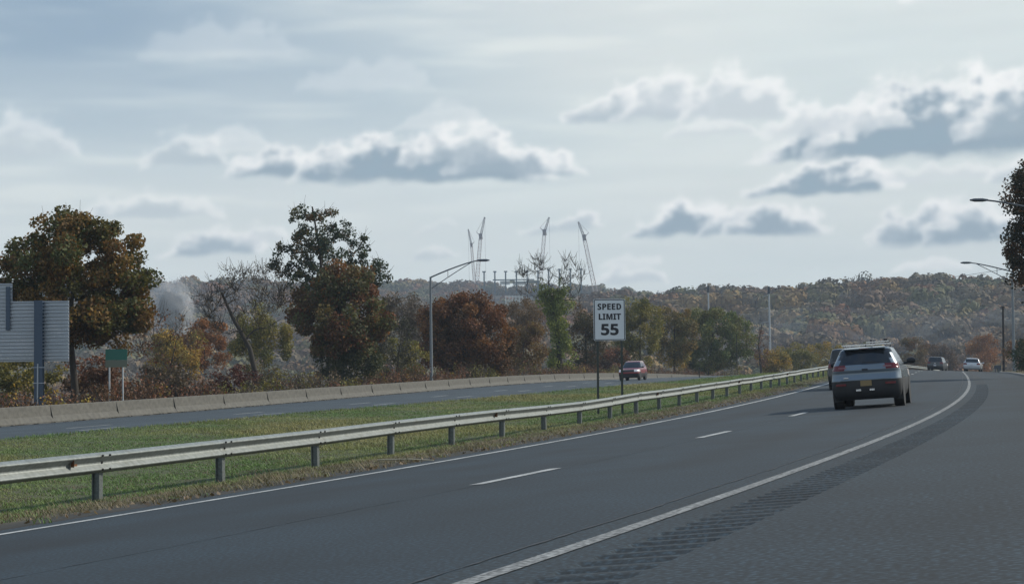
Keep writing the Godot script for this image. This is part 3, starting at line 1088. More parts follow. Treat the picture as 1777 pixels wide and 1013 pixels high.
func make_other_car(called: String, label: String, s: float, u: float, paint: String, l: float, w: float, h: float, boxy: float, reverse := false, lower := "black_plastic") -> void:
	var o := place_car(called, label, "suv", s, u, reverse)
	var belt := h * 0.64
	var layers := suv_layers(l, w, h, h * 0.60, belt, -l * 0.21, lerpf(0.36, 0.12, boxy), w * lerpf(0.35, 0.40, boxy))
	var r := l * 0.5
	var zs: Array = []
	for q in [0.80, 0.72, 0.66, 0.50, 0.47, 0.43, 0.13, 0.045, 0.01, -0.05, -0.32, -0.38, -0.45, -0.6]: zs.append(q * r)
	var top := lerpf(belt, h, 0.86)
	var what := func(c: Vector3, reg: String) -> String:
		if c.y > top: return "body"
		if c.y < (0.5 if lower != "black_plastic" else 0.66): return "bumper"
		if reg == "rear" or reg == "rear_corner":
			if c.y > belt + 0.03 and absf(c.x) < w * 0.38: return "rear_window"
			if c.y > belt - 0.24 and c.y < belt - 0.01 and absf(c.x) > w * 0.31: return "light_r" if c.x > 0 else "light_l"
		elif reg == "side":
			if c.y > belt + 0.03:
				for q in [[-0.34, -0.01], [0.03, 0.43], [0.49, 0.70]]:
					if c.z > q[0] * r and c.z < q[1] * r: return "side_r" if c.x > 0 else "side_l"
		elif reg == "front" or reg == "front_corner":
			if c.y > belt + 0.02: return "windscreen"
			if c.y > h * 0.60 - 0.3 and c.y < h * 0.60 - 0.10:
				if absf(c.x) > w * 0.29: return "head_r" if c.x > 0 else "head_l"
				return "grille"
		return "body"
	var bodies := car_body(layers, zs, 0.10, 0.14, 0.3, what)
	finish_car(o, bodies, {"body": ["body", paint], "bumper": ["lower_cladding", lower], "rear_window": ["rear_window", "car_glass"], "side_r": ["side_window", "car_glass"], "side_l": ["side_window", "car_glass"],
		"windscreen": ["windscreen", "car_glass"], "light_r": ["tail_light", "red_lens"], "light_l": ["tail_light", "red_lens"], "head_r": ["headlight", "clear_lens"], "head_l": ["headlight", "clear_lens"], "grille": ["grille", "black_plastic"], "underbody": ["underbody", "black_plastic"]})
	for sx in [-1.0, 1.0]:
		for z in [0.60, -0.60]:
			add_wheel(o, Vector3((w * 0.5 - 0.12) * sx, 0.34, z * r), 0.34, 0.24, sx)
			var ab := B.new()
			ab.tube([Vector3((w * 0.5 - 0.02) * sx, 0.38, z * r), Vector3((w * 0.5 + 0.004) * sx, 0.38, z * r)], [0.42, 0.41], 18)
			part("wheel_arch", ab, mats.black_plastic, o)
		var mb := B.new()
		mb.tube([Vector3(w * 0.46 * sx, belt, -0.33 * r), Vector3((w * 0.5 + 0.04) * sx, belt + 0.03, -0.33 * r), Vector3((w * 0.5 + 0.16) * sx, belt + 0.05, -0.33 * r), Vector3((w * 0.5 + 0.22) * sx, belt + 0.05, -0.33 * r)], [0.03, 0.06, 0.08, 0.05], 8)
		part("wing_mirror", mb, mats[paint if reverse == false else "black_plastic"], o)
	box_part("number_plate", o, Vector3(0, 0.72 if not reverse else 0.55, (r + 0.012) if not reverse else (-r - 0.012)), Vector3(0.30, 0.15, 0.012), "plate_white")
	if not reverse:
		box_part("emblem", o, Vector3(0, h * 0.54, r - 0.05), Vector3(0.18, 0.06, 0.03), "chrome")
	else:
		box_part("grille_bar", o, Vector3(0, h * 0.60 - 0.20, -r + 0.0), Vector3(0.5, 0.03, 0.03), "chrome")
		box_part("air_intake", o, Vector3(0, 0.40, -r - 0.005), Vector3(0.9, 0.14, 0.03), "black_plastic")

func make_vehicles() -> void:
	make_silver_suv()
	paint_of("black_paint", lin(0.02, 0.021, 0.026), 0.2)
	paint_of("charcoal_paint", lin(0.035, 0.037, 0.042), 0.3)
	paint_of("white_paint", lin(0.55, 0.57, 0.60), 0.1)
	paint_of("maroon_paint", lin(0.25, 0.028, 0.034), 0.2)
	make_other_car("suv", "tall black suv half hidden behind the silver suv, in the left lane", 65.0, 2.38, "black_paint", 5.2, 2.05, 1.93, 0.8)
	make_other_car("suv", "small charcoal suv far up the road near the guardrail's end", 197.0, 1.9, "charcoal_paint", 4.8, 1.95, 1.78, 0.7)
	make_other_car("suv", "small white suv far up the road at the right edge line", 181.0, 7.7, "white_paint", 4.6, 1.85, 1.52, 0.1, false, "white_paint")
	make_other_car("suv", "dark maroon suv coming towards the camera on the opposite carriageway", 128.5, -20.6, "maroon_paint", 4.5, 1.82, 1.72, 0.2, true)

# ---------------------------------------------------------------- signs and poles
func letters(text: String, size: float, m: String, parent: Node, at: Vector3, wide := 1.0) -> void:
	var f := SystemFont.new()
	f.font_names = PackedStringArray(["Droid Sans"])
	f.font_weight = 700
	var tm := TextMesh.new()
	tm.text = text
	var fv := FontVariation.new()
	fv.base_font = f
	fv.variation_embolden = 0.6
	tm.font = fv
	tm.font_size = 64
	tm.pixel_size = size / 46.0
	tm.depth = 0.006
	tm.horizontal_alignment = HORIZONTAL_ALIGNMENT_CENTER
	tm.vertical_alignment = VERTICAL_ALIGNMENT_CENTER
	var o := part_mesh("lettering", tm, mats[m], parent)
	o.position = at
	o.scale = Vector3(wide, 1, 1)

func rounded_sheet(w: float, h: float, r: float, depth: float) -> B:
	var b := B.new()
	var ring: Array = []
	for c in [[1, 1, 0.0], [-1, 1, PI * 0.5], [-1, -1, PI], [1, -1, PI * 1.5]]:
		for k in 6:
			var a: float = c[2] + PI * 0.5 * k / 5.0
			ring.append(Vector3(c[0] * (w * 0.5 - r) + r * cos(a), c[1] * (h * 0.5 - r) + r * sin(a), 0))
	var n: int = ring.size()
	for k in n:
		var p: Vector3 = ring[k]
		var q: Vector3 = ring[(k + 1) % n]
		var d := Vector3(0, 0, depth)
		b.tri(Vector3(0, 0, depth), p + d, q + d, Vector3.BACK)
		b.tri(Vector3.ZERO, p, q, Vector3.FORWARD)
		b.quad(p, q, q + d, p + d, p)
	return b

func frame_sheet(w: float, h: float, r: float, t: float, z: float) -> B:
	var b := B.new()
	var rings: Array = []
	for q in [[w, h, r], [w - 2 * t, h - 2 * t, maxf(r - t, 0.01)]]:
		var ring: Array = []
		for c in [[1, 1, 0.0], [-1, 1, PI * 0.5], [-1, -1, PI], [1, -1, PI * 1.5]]:
			for k in 6:
				var a: float = c[2] + PI * 0.5 * k / 5.0
				ring.append(Vector3(c[0] * (q[0] * 0.5 - q[2]) + q[2] * cos(a), c[1] * (q[1] * 0.5 - q[2]) + q[2] * sin(a), z))
		rings.append(ring)
	var n: int = rings[0].size()
	for k in n:
		b.quad(rings[0][k], rings[0][(k + 1) % n], rings[1][(k + 1) % n], rings[1][k], Vector3.BACK)
	return b

func make_signs() -> void:
	# speed limit sign behind the guardrail
	var z := 58.8
	var base := Vector3(3.45, ground_at(3.45, z), -z)
	var o := thing("speed_limit_sign", "white speed limit 55 sign on two dark posts behind the guardrail", "sign", base, deg_to_rad(3.0))
	var w := 1.13
	var h := 1.48
	var cy := 1.205 + YO - base.y
	var fb := rounded_sheet(w, h, 0.06, 0.012)
	var face := part("panel", fb, mats.sign_white, o)
	face.position = Vector3(0, cy, 0.04)
	var bd := part("border", frame_sheet(w - 0.035, h - 0.035, 0.05, 0.028, 0.0), mats.sign_black, face)
	bd.position = Vector3(0, 0, 0.0145)
	letters("SPEED", 0.208, "sign_black", face, Vector3(0, 0.455, 0.014), 1.0)
	letters("LIMIT", 0.208, "sign_black", face, Vector3(0, 0.100, 0.014), 1.0)
	letters("55", 0.38, "sign_black", face, Vector3(0, -0.36, 0.014), 1.12)
	for sx in [-1.0, 1.0]:
		var pb := B.new()
		pb.box(Vector3(0, (cy + 0.6) * 0.5 - 0.15, 0), Vector3(0.075, cy + 0.9, 0.03))
		pb.box(Vector3(-0.032, (cy + 0.6) * 0.5 - 0.15, -0.02), Vector3(0.012, cy + 0.9, 0.04))
		pb.box(Vector3(0.032, (cy + 0.6) * 0.5 - 0.15, -0.02), Vector3(0.012, cy + 0.9, 0.04))
		var po := part("post", pb, mats.post_green, o)
		po.position = Vector3(0.43 * sx, 0, 0)
	for dy in [-0.45, 0.45]:
		box_part("brace", o, Vector3(0, cy + dy, 0.028), Vector3(0.98, 0.05, 0.02), "post_green")
	# large sign seen from behind
	var zz := 82.0
	var gx := -23.45
	var bp := Vector3(gx, ground_at(gx, zz), -zz)
	var g := thing("large_road_sign", "large grey road sign seen from behind with ribbed back, behind the barrier", "sign", bp, 0.0)
	var yt := 2.90 + YO - bp.y
	var yb := -0.10 + YO - bp.y
	var xl := -6.2
	var xr := 1.46
	var n := 17
	var ph := (yt - yb) / n
	for i in n:
		var b := B.new()
		b.box(Vector3((xl + xr) * 0.5, 0, 0), Vector3(xr - xl, ph - 0.012, 0.02))
		b.box(Vector3((xl + xr) * 0.5, ph * 0.5 - 0.03, 0.07), Vector3(xr - xl, 0.05, 0.13))
		var po := part("plank", b, mats.sign_back, g)
		po.position = Vector3(0, yb + ph * (i + 0.5), 0)
	var tb := 12
	for i in tb:
		var b := B.new()
		b.box(Vector3(-4.0, 0, 0), Vector3(5.3, ph - 0.004, 0.02))
		b.box(Vector3(-4.0, ph * 0.5 - 0.03, 0.07), Vector3(5.3, 0.05, 0.13))
		if i < 5:
			var po := part("exit_tab_plank", b, mats.sign_back, g)
			po.position = Vector3(0, yt + ph * (i + 0.5) + 0.01, 0)
	# I-section posts
	for q in [[0.05, 0.42, yt + 0.02], [-4.4, 0.42, yt + 1.0]]:
		var b := B.new()
		var hh: float = q[2] + 0.5
		b.box(Vector3(0, q[2] - hh * 0.5, 0.12), Vector3(q[1], hh, 0.02))
		b.box(Vector3(0, q[2] - hh * 0.5, 0.42), Vector3(q[1], hh, 0.02))
		b.box(Vector3(0, q[2] - hh * 0.5, 0.27), Vector3(0.02, hh, 0.28))
		var po := part("beam_post", b, mats.beam_blue, g)
		po.position = Vector3(q[0], 0, 0)
	box_part("splice_plate", g, Vector3(0.05, yb - 0.28, 0.44), Vector3(0.62, 0.03, 0.06), "sign_back")
	box_part("splice_plate", g, Vector3(0.05, yb - 1.05, 0.44), Vector3(0.52, 0.03, 0.06), "sign_back")
	var cd := B.new()
	cd.tube([Vector3(0.02, -0.3, 0.47), Vector3(0.04, yb - 0.1, 0.47)], [0.035, 0.035], 6)
	part("conduit", cd, mats.pale_pole, g)
	# vertical strap to the left, beside the exit tab
	box_part("tab_beam", g, Vector3(-1.52, yt - 0.35, 0.16), Vector3(0.20, 2.15, 0.10), "beam_blue")
	# the exit tab part that shows above the sign
	# small green sign on two pale posts
	var sz := 84.0
	var sx0 := -20.13
	var sp := Vector3(sx0, ground_at(sx0, sz), -sz)
	var sg := thing("small_green_sign", "small green sign with a dull lower panel on two pale posts", "sign", sp, 0.0)
	var ty := 0.49 + YO - sp.y
	box_part("upper_panel", sg, Vector3(0, ty - 0.275, 0), Vector3(1.10, 0.55, 0.02), "sign_green")
	box_part("lower_panel", sg, Vector3(0, ty - 0.735, 0), Vector3(1.10, 0.36, 0.02), "sign_olive")
	for dx in [-0.36, 0.32]:
		var b := B.new()
		b.tube([Vector3(0, -0.4, -0.04), Vector3(0, ty - 0.05, -0.04)], [0.045, 0.045], 6)
		var po := part("post", b, mats.pale_pole, sg)
		po.position = Vector3(dx, 0, 0)

func lamp_post(label: String, base: Vector3, pole_h: float, arm: Vector3, brace: bool) -> void:
	# arm: from the pole's top to the lamp head
	var o := thing("street_lamp", label, "street lamp", base, 0.0, "street lamps along the highway")
	var b := B.new()
	b.tube([Vector3(0, -0.4, 0), Vector3(0, pole_h * 0.5, 0), Vector3(0, pole_h, 0)], [0.15, 0.12, 0.085], 10)
	part("pole", b, mats.lamp_pole, o)
	box_part("base_plate", o, Vector3(0, 0.03, 0), Vector3(0.45, 0.06, 0.45), "lamp_pole")
	var ab := B.new()
	var pts: Array = []
	var rad: Array = []
	for k in 9:
		var t := k / 8.0
		pts.append(Vector3(arm.x * t * 0.82, pole_h - 0.05 + arm.y * (1.0 - pow(1.0 - t, 1.25)), arm.z * t * 0.82))
		rad.append(lerpf(0.06, 0.045, t))
	ab.tube(pts, rad, 8)
	part("arm", ab, mats.lamp_arm, o)
	if brace:
		var bb := B.new()
		var q: Array = []
		var rr: Array = []
		for k in 6:
			var t := k / 5.0
			q.append(Vector3(arm.x * 0.70 * t, pole_h - 1.0 + (arm.y * 0.90 + 0.92) * t * (1.06 - 0.06 * t), arm.z * 0.70 * t))
			rr.append(0.035)
		bb.tube(q, rr, 6)
		part("brace", bb, mats.lamp_arm, o)
		box_part("strut", o, Vector3(arm.x * 0.3, pole_h + arm.y * 0.32 - 0.22, arm.z * 0.3), Vector3(0.04, 0.55, 0.04), "lamp_arm")
	var d := Vector3(arm.x, 0, arm.z).normalized()
	var hb := B.new()
	var hp := Vector3(arm.x * 0.8, pole_h - 0.04 + arm.y, arm.z * 0.8)
	var hl := Vector2(arm.x, arm.z).length() * 0.2 + 0.1
	hb.tube([hp, hp + d * hl * 0.3, hp + d * hl * 0.75, hp + d * hl], [0.05, 0.10, 0.10, 0.04], 8)
	var head := part("lamp_head", hb, mats.lamp_arm, o)

func make_poles() -> void:
	lamp_post("lamp post with a braced arm behind the concrete barrier, left of the cranes", Vector3(-6.62, ground_at(-6.62, 134.4), -134.4), 6.40 + YO - ground_at(-6.62, 134.4), Vector3(4.72, 1.34, 0.0), true)
	var y1 := ground_at(45.45, 150.0)
	lamp_post("lamp post at the right kerb in front of the hill, beside a thin dark pole", Vector3(45.45, y1, -150.0), 7.1 + YO - y1, Vector3(-4.6, 0.85, 0.1), true)
	var y2 := ground_at(30.6, 93.0)
	lamp_post("near lamp on the right of which mainly the arm shows before the leaves", Vector3(30.6, y2, -93.0), 7.7 + YO - y2, Vector3(-4.7, 0.75, 0.3), false)
	var o := thing("utility_pole", "thin dark pole on the right, left of the lamp post at the kerb", "pole", Vector3(48.95, ground_at(48.95, 165.0), -165.0))
	var b := B.new()
	b.tube([Vector3(0, -0.4, 0), Vector3(0.05, 4.22 + YO - o.position.y, 0)], [0.13, 0.10], 8)
	part("shaft", b, mats.dark_pole, o)
	box_part("cap", o, Vector3(0.05, 4.25 + YO - o.position.y, 0), Vector3(0.22, 0.12, 0.22), "dark_pole")
	# tall pale poles in the valley with wires
	var tops: Array = []
	for q in [[39.2, 330.0, 13.3, "pale tall pole rising behind the round green tree"], [45.1, 290.0, 11.5, "pale tall pole standing right of the round green tree"]]:
		var p := Vector3(q[0], YO - 12.0, -q[1])
		var t := thing("power_pole", q[3], "pole", p, 0.0, "tall power poles in the valley")
		var hh: float = q[2] + 12.0
		var pb := B.new()
		pb.tube([Vector3(0.1, 0, 0), Vector3(0, hh, 0)], [0.20, 0.14], 8)
		part("shaft", pb, mats.pale_pole, t)
		var cb := B.new()
		cb.tube([Vector3(0, hh - 1.3, 0), Vector3(0, hh, 0)], [0.25, 0.22], 8)
		part("top_cap", cb, mats.lamp_arm, t)
		if q[1] == 290.0:
			for k in 4:
				box_part("crossarm", t, Vector3(-0.55, hh - 1.6 - 2.3 * k, 0), Vector3(1.2, 0.1, 0.1), "pale_pole", Basis(Vector3.BACK, 0.35 - 0.1 * k))
		tops.append(p + Vector3(0, hh - 0.4, 0))
	var ends: Array = [[tops[0], tops[1], "thin wire running between the two tall pale poles"], [W(10.0, 10.5, 360.0), tops[0], "thin wire running left from the pole behind the green tree"], [tops[1], W(88.0, 14.5, 260.0), "thin wire running right from the pole across the hill"]]
	for e in ends:
		var wb := B.new()
		var pts: Array = []
		var rad: Array = []
		for k in 13:
			var t := k / 12.0
			pts.append(e[0].lerp(e[1], t) - Vector3(0, 1.4 * 4.0 * t * (1.0 - t), 0))
			rad.append(0.03)
		wb.tube(pts, rad, 4)
		var wo := part("power_line", wb, mats.lamp_arm, self)
		tag(wo, e[2], "wire", "power lines in the valley")
	for q in [[16.9, 150.0, 0.85, 0.05, "short dark marker post at the grass edge of the opposite carriageway"], [25.75, 190.0, 4.6, 0.045, "thin brownish pole standing before the round green tree"]]:
		var mo := thing("marker_post", q[4], "post", Vector3(q[0], ground_at(q[0], q[1]), -q[1]))
		var mb := B.new()
		mb.tube([Vector3(0, -0.3, 0), Vector3(0, q[2], 0)], [q[3], q[3]], 6)
		part("shaft", mb, mats.dark_pole, mo)
		box_part("cap", mo, Vector3(0, q[2], 0), Vector3(q[3] * 2.4, 0.12, q[3] * 2.4), "post_green")

# ---------------------------------------------------------------- cranes and steel frame on the hill
func lattice(b: B, p: Vector3, q: Vector3, wa: float, wb: float, bays: int, r: float) -> void:
	var d := (q - p).normalized()
	var sx := d.cross(Vector3.BACK).normalized()
	var sy := d.cross(sx).normalized()
	var corner := func(t: float, k: int) -> Vector3:
		var w := lerpf(wa, wb, t) * 0.5
		var cs: Array = [[1, 1], [1, -1], [-1, -1], [-1, 1]]
		return p.lerp(q, t) + sx * w * cs[k][0] + sy * w * cs[k][1]
	for k in 4:
		b.tube([corner.call(0.0, k), corner.call(1.0, k)], [r, r], 4)
	for i in bays:
		var t0 := float(i) / bays
		var t1 := float(i + 1) / bays
		for k in 4:
			var k2 := (k + 1) % 4
			b.tube([corner.call(t0, k if i % 2 == 0 else k2), corner.call(t1, k2 if i % 2 == 0 else k)], [r * 0.6, r * 0.6], 3, Color.WHITE, false)
			b.tube([corner.call(t1, k), corner.call(t1, k2)], [r * 0.5, r * 0.5], 3, Color.WHITE, false)

func make_cranes() -> void:
	var list := [
		[Vector3(-31.8, 58, 1420), Vector3(-34.5, 94.6, 1420), Vector3(-37.1, 108.1, 1420), 2.3, "pale lattice crane leaning left, shortest and leftmost of the four on the hill"],
		[Vector3(-30.0, 58, 1400), Vector3(-26.1, 100.5, 1400), Vector3(-22.5, 116.7, 1400), 3.2, "pale lattice crane leaning right, crossing behind the lamp arm's tip"],
		[Vector3(23.4, 55, 1400), Vector3(28.1, 103.4, 1400), Vector3(32.2, 116.1, 1400), 3.4, "pale lattice crane rising behind the bare vine covered tree"],
		[Vector3(70.4, 48, 1380), Vector3(60.9, 97.2, 1380), Vector3(56.2, 110.3, 1380), 3.4, "pale lattice crane leaning left above the speed limit sign"]]
	for q in list:
		var base := W(q[0].x, q[0].y, q[0].z)
		var o := thing("crane", q[4], "crane", base, 0.0, "lattice cranes on the hilltop")
		var k: Vector3 = W(q[1].x, q[1].y, q[1].z) - base
		var t: Vector3 = W(q[2].x, q[2].y, q[2].z) - base
		var w: float = q[3]
		var b := B.new()
		lattice(b, Vector3.ZERO, k, w, w * 0.75, 14, 0.21)
		part("main_boom", b, mats.crane_steel, o)
		b = B.new()
		lattice(b, k, t, w * 0.55, w * 0.30, 8, 0.20)
		part("jib", b, mats.crane_dark, o)
		b = B.new()
		b.box(k, Vector3(w * 0.9, w * 1.5, w * 0.6), Basis(Vector3.BACK, 0.15))
		b.tube([k, k + Vector3(-signf(t.x - k.x) * w * 1.1, w * 1.2, 0)], [0.35, 0.2], 5)
		part("knuckle", b, mats.crane_dark, o)
		b = B.new()
		b.tube([t, k + Vector3(-signf(t.x - k.x) * w * 1.1, w * 1.2, 0)], [0.10, 0.10], 4)
		b.tube([t, Vector3(t.x + 0.5, 6.0, 0)], [0.07, 0.07], 4)
		part("cable", b, mats.crane_dark, o)
		b = B.new()
		b.box(Vector3(0, 0.5, 0), Vector3(7, 4, 8))
		b.box(Vector3(0, -2.5, 0), Vector3(9, 3, 9))
		part("carriage", b, mats.crane_dark, o)
	var f := thing("steel_frame", "row of dark steel columns of an unfinished building on the hilltop", "building frame", W(-22.7, 50.0, 1350.0))
	for i in 10:
		var x := (56.6 + 22.7) / 9.0 * i
		var hb := 17.6 + (1.3 if i > 5 else 0.0)
		var b := B.new()
		b.box(Vector3(0, hb * 0.5, 0), Vector3(1.15, hb, 1.15))
		b.box(Vector3(0, hb + 0.3, 0), Vector3(2.7, 1.1, 1.6))
		var c := part("column", b, mats.column_steel, f)
		c.position = Vector3(x, 0, 0)
	for q in [[24.0, 11.2, 34.0], [36.0, 9.4, 20.0]]:
		box_part("beam", f, Vector3(q[0], q[1], -1.0), Vector3(q[2], 0.9, 0.8), "column_steel")
	for q in [[17.0, 8.8, 8.0, "wrap_white"], [29.0, 8.4, 11.0, "wrap_white"], [41.0, 9.2, 10.0, "wrap_yellow"], [23.0, 9.8, 4.0, "wrap_yellow"]]:
		box_part("wall_panel", f, Vector3(q[0], q[1], -2.2), Vector3(q[2], 3.0, 0.5), q[3])
	# lower white framework among the trees
	var lf := thing("scaffold", "white framework showing among the trees below the steel columns", "scaffold", W(-4.5, 28.0, 1180.0))
	for i in 6:
		for j in 2:
			var b := B.new()
			b.box(Vector3(0, 7.0, 0), Vector3(0.55, 14.0, 0.55))
			var c := part("upright", b, mats.wrap_white, lf)
			c.position = Vector3(i * 2.4, 0, -j * 3.0)
	for j in 4:
		box_part("ledger", lf, Vector3(6.0, 5.0 + 2.8 * j, 0.4), Vector3(13.0, 0.5, 0.3), "wrap_white")

# ---------------------------------------------------------------- trees
func add_leaves(b: B, centre: Vector3, r: Vector3, count: int, size: float, tones: Array, rng: RandomNumberGenerator, droop := 0.0) -> void:
	var i0 := b.v.size()
	b.v.resize(i0 + count * 4); b.n.resize(i0 + count * 4); b.c.resize(i0 + count * 4)
	var x0 := b.ix.size()
	b.ix.resize(x0 + count * 6)
	var base: Color = tones[rng.randi() % tones.size()]
	for k in count:
		var d := Vector3(rng.randfn(), rng.randfn(), rng.randfn())
		d = d.normalized() * pow(rng.randf(), 0.45)
		var p := centre + d * r
		var nn := (Vector3(rng.randf_range(-1, 1), rng.randf_range(-0.6, 1.2), rng.randf_range(-1, 1)) + d * 0.3).normalized()
		var a := nn.cross(Vector3(rng.randf_range(-1, 1), rng.randf_range(-1, 1) - droop, rng.randf_range(-1, 1))).normalized()
		var w := nn.cross(a)
		var l := size * rng.randf_range(0.6, 1.3)
		var col := base if rng.randf() < 0.72 else tones[rng.randi() % tones.size()] as Color
		var j := rng.randf_range(0.72, 1.28)
		col = Color(col.r * j, col.g * j, col.b * j)
		var o := i0 + k * 4
		b.v[o] = p - a * l * 0.5
		b.v[o + 1] = p + w * l * 0.36 + a * l * 0.06
		b.v[o + 2] = p + a * l * 0.5
		b.v[o + 3] = p - w * l * 0.36 + a * l * 0.06
		for q in 4:
			b.n[o + q] = nn
			b.c[o + q] = col
		var x := x0 + k * 6
		# clockwise seen along -nn
		b.ix[x] = o; b.ix[x + 1] = o + 1; b.ix[x + 2] = o + 2
		b.ix[x + 3] = o; b.ix[x + 4] = o + 2; b.ix[x + 5] = o + 3

func crown_points(rng: RandomNumberGenerator, n: int, centre: Vector3, r: Vector3, hollow := 0.5) -> Array:
	var out: Array = []
	for k in n:
		var d := Vector3(rng.randfn(), rng.randfn(), rng.randfn()).normalized()
		out.append(centre + d * r * lerpf(hollow, 1.0, sqrt(rng.randf())))
	return out

func grow_wood(b: B, rng: RandomNumberGenerator, trunk: Array, r0: float, tips: Array, twigs: int, twig_len: float, twig_r: float) -> void:
	# trunk: points; limbs run from the nearest wood to each tip
	var nodes: Array = []   # [point, radius]
	var rad: Array = []
	for i in trunk.size():
		rad.append(r0 * (1.15 if i == 0 else lerpf(1.0, 0.30, float(i) / (trunk.size() - 1))))
	b.tube(trunk, rad, 7)
	for i in trunk.size() - 1:
		for k in 4:
			var t := k / 4.0
			if i == 0 and t < 0.5: continue
			nodes.append([trunk[i].lerp(trunk[i + 1], t), lerpf(rad[i], rad[i + 1], t)])
	var foot: Vector3 = trunk[0]
	var order := tips.duplicate()
	order.sort_custom(func(p, q): return p.distance_to(foot) < q.distance_to(foot))
	for tip in order:
		var best := 0
		var bd := 1e9
		for k in nodes.size():
			var q: Vector3 = nodes[k][0]
			var d: float = q.distance_to(tip) + (0.9 * maxf(0.0, q.y - tip.y + 0.2))
			d *= 1.0 + 0.25 * (1.0 - clampf(nodes[k][1] / r0, 0.0, 1.0))
			if d < bd:
				bd = d
				best = k
		var p0: Vector3 = nodes[best][0]
		var ra: float = minf(nodes[best][1] * 0.7, 0.012 + 0.022 * bd + r0 * 0.10)
		var pts: Array = [p0]
		var rr: Array = [ra]
		var segs := 4
		var sag := Vector3(rng.randf_range(-0.12, 0.12), 0.14, rng.randf_range(-0.12, 0.12)) * bd
		for k in range(1, segs + 1):
			var t := float(k) / segs
			pts.append(p0.lerp(tip, t) + sag * sin(t * PI) + Vector3(rng.randf_range(-1, 1), rng.randf_range(-1, 1), rng.randf_range(-1, 1)) * 0.022 * bd * (1.0 - t))
			rr.append(lerpf(ra, maxf(ra * 0.32, 0.010), t))
			nodes.append([pts[k], rr[k]])
		b.tube(pts, rr, 5, Color.WHITE, false)
		for k in twigs:
			var at := rng.randi_range(2, segs)
			var d: Vector3 = (pts[segs] - p0).normalized() * 0.7 + Vector3(rng.randf_range(-1, 1), rng.randf_range(-0.3, 1.1), rng.randf_range(-1, 1))
			var q: Vector3 = pts[at]
			var l := twig_len * rng.randf_range(0.5, 1.2)
			d = d.normalized()
			var mid: Vector3 = q + d * l * 0.5 + Vector3(rng.randf_range(-1, 1), rng.randf_range(-1, 1), rng.randf_range(-1, 1)) * l * 0.09
			b.tube([q, mid, q + d * l + Vector3(0, l * 0.14, 0)], [twig_r, twig_r * 0.8, twig_r * 0.5], 3, Color.WHITE, false)

func make_tree(called: String, label: String, category: String, base: Vector3, trunk: Array, r0: float, tips: Array, leaf_r: Vector3, per_tip: int, leaf: float, tones: Array, seed_: int, bark := "bark", twigs := 0, twig_len := 0.8, twig_r := 0.012, group := "trees behind the barrier") -> Node3D:
	var rng := RandomNumberGenerator.new()
	rng.seed = seed_
	var o := thing(called, label, category, base, 0.0, group)
	var wb := B.new()
	grow_wood(wb, rng, trunk, r0, tips, twigs, twig_len, twig_r)
	part("trunk", wb, mats[bark], o)
	if per_tip > 0:
		var lb := B.new()
		for t in tips:
			add_leaves(lb, t, leaf_r * rng.randf_range(0.7, 1.25), int(per_tip * 1.7 * rng.randf_range(0.5, 1.4)), 0.74 * leaf * lerpf(1.0, kf, 0.8), tones, rng)
		part("crown", lb, mats.leaf, o)
	return o

var kf := 1.0   # how much further off, and larger, the next plant stands
func gpos(x: float, z: float, k := 1.0) -> Vector3:
	kf = k
	return Vector3(x * k, ground_at(x * k, z * k), -z * k)

const RUSSET := [Color(0.190, 0.074, 0.030), Color(0.136, 0.062, 0.027), Color(0.236, 0.107, 0.030), Color(0.100, 0.059, 0.024)]
const MAPLE := [Color(0.104, 0.101, 0.025), Color(0.120, 0.103, 0.025), Color(0.160, 0.090, 0.022), Color(0.232, 0.138, 0.034), Color(0.084, 0.095, 0.027), Color(0.132, 0.073, 0.019), Color(0.096, 0.090, 0.022), Color(0.188, 0.095, 0.025)]
const DARKGREEN := [Color(0.055, 0.085, 0.035), Color(0.045, 0.07, 0.032), Color(0.030, 0.050, 0.026), Color(0.041, 0.062, 0.029), Color(0.023, 0.041, 0.024)]
const GREEN := [Color(0.110, 0.150, 0.042), Color(0.140, 0.172, 0.050), Color(0.092, 0.120, 0.038), Color(0.185, 0.190, 0.056), Color(0.165, 0.150, 0.046)]
const OLIVE := [Color(0.177, 0.166, 0.038), Color(0.218, 0.191, 0.045), Color(0.129, 0.132, 0.032), Color(0.269, 0.218, 0.050)]
const YELLOW := [Color(0.345, 0.250, 0.039), Color(0.267, 0.207, 0.044), Color(0.199, 0.172, 0.042), Color(0.414, 0.259, 0.039)]
const ORANGE := [Color(0.360, 0.158, 0.048), Color(0.300, 0.128, 0.045), Color(0.255, 0.128, 0.056)]
const GREYBROWN := [Color(0.147, 0.119, 0.091), Color(0.119, 0.095, 0.073), Color(0.168, 0.129, 0.087)]
const VINE := [Color(0.203, 0.242, 0.053), Color(0.164, 0.203, 0.046), Color(0.258, 0.281, 0.061), Color(0.133, 0.164, 0.042)]
const REDBROWN := [Color(0.219, 0.090, 0.050), Color(0.166, 0.085, 0.050), Color(0.193, 0.116, 0.062), Color(0.122, 0.075, 0.043)]

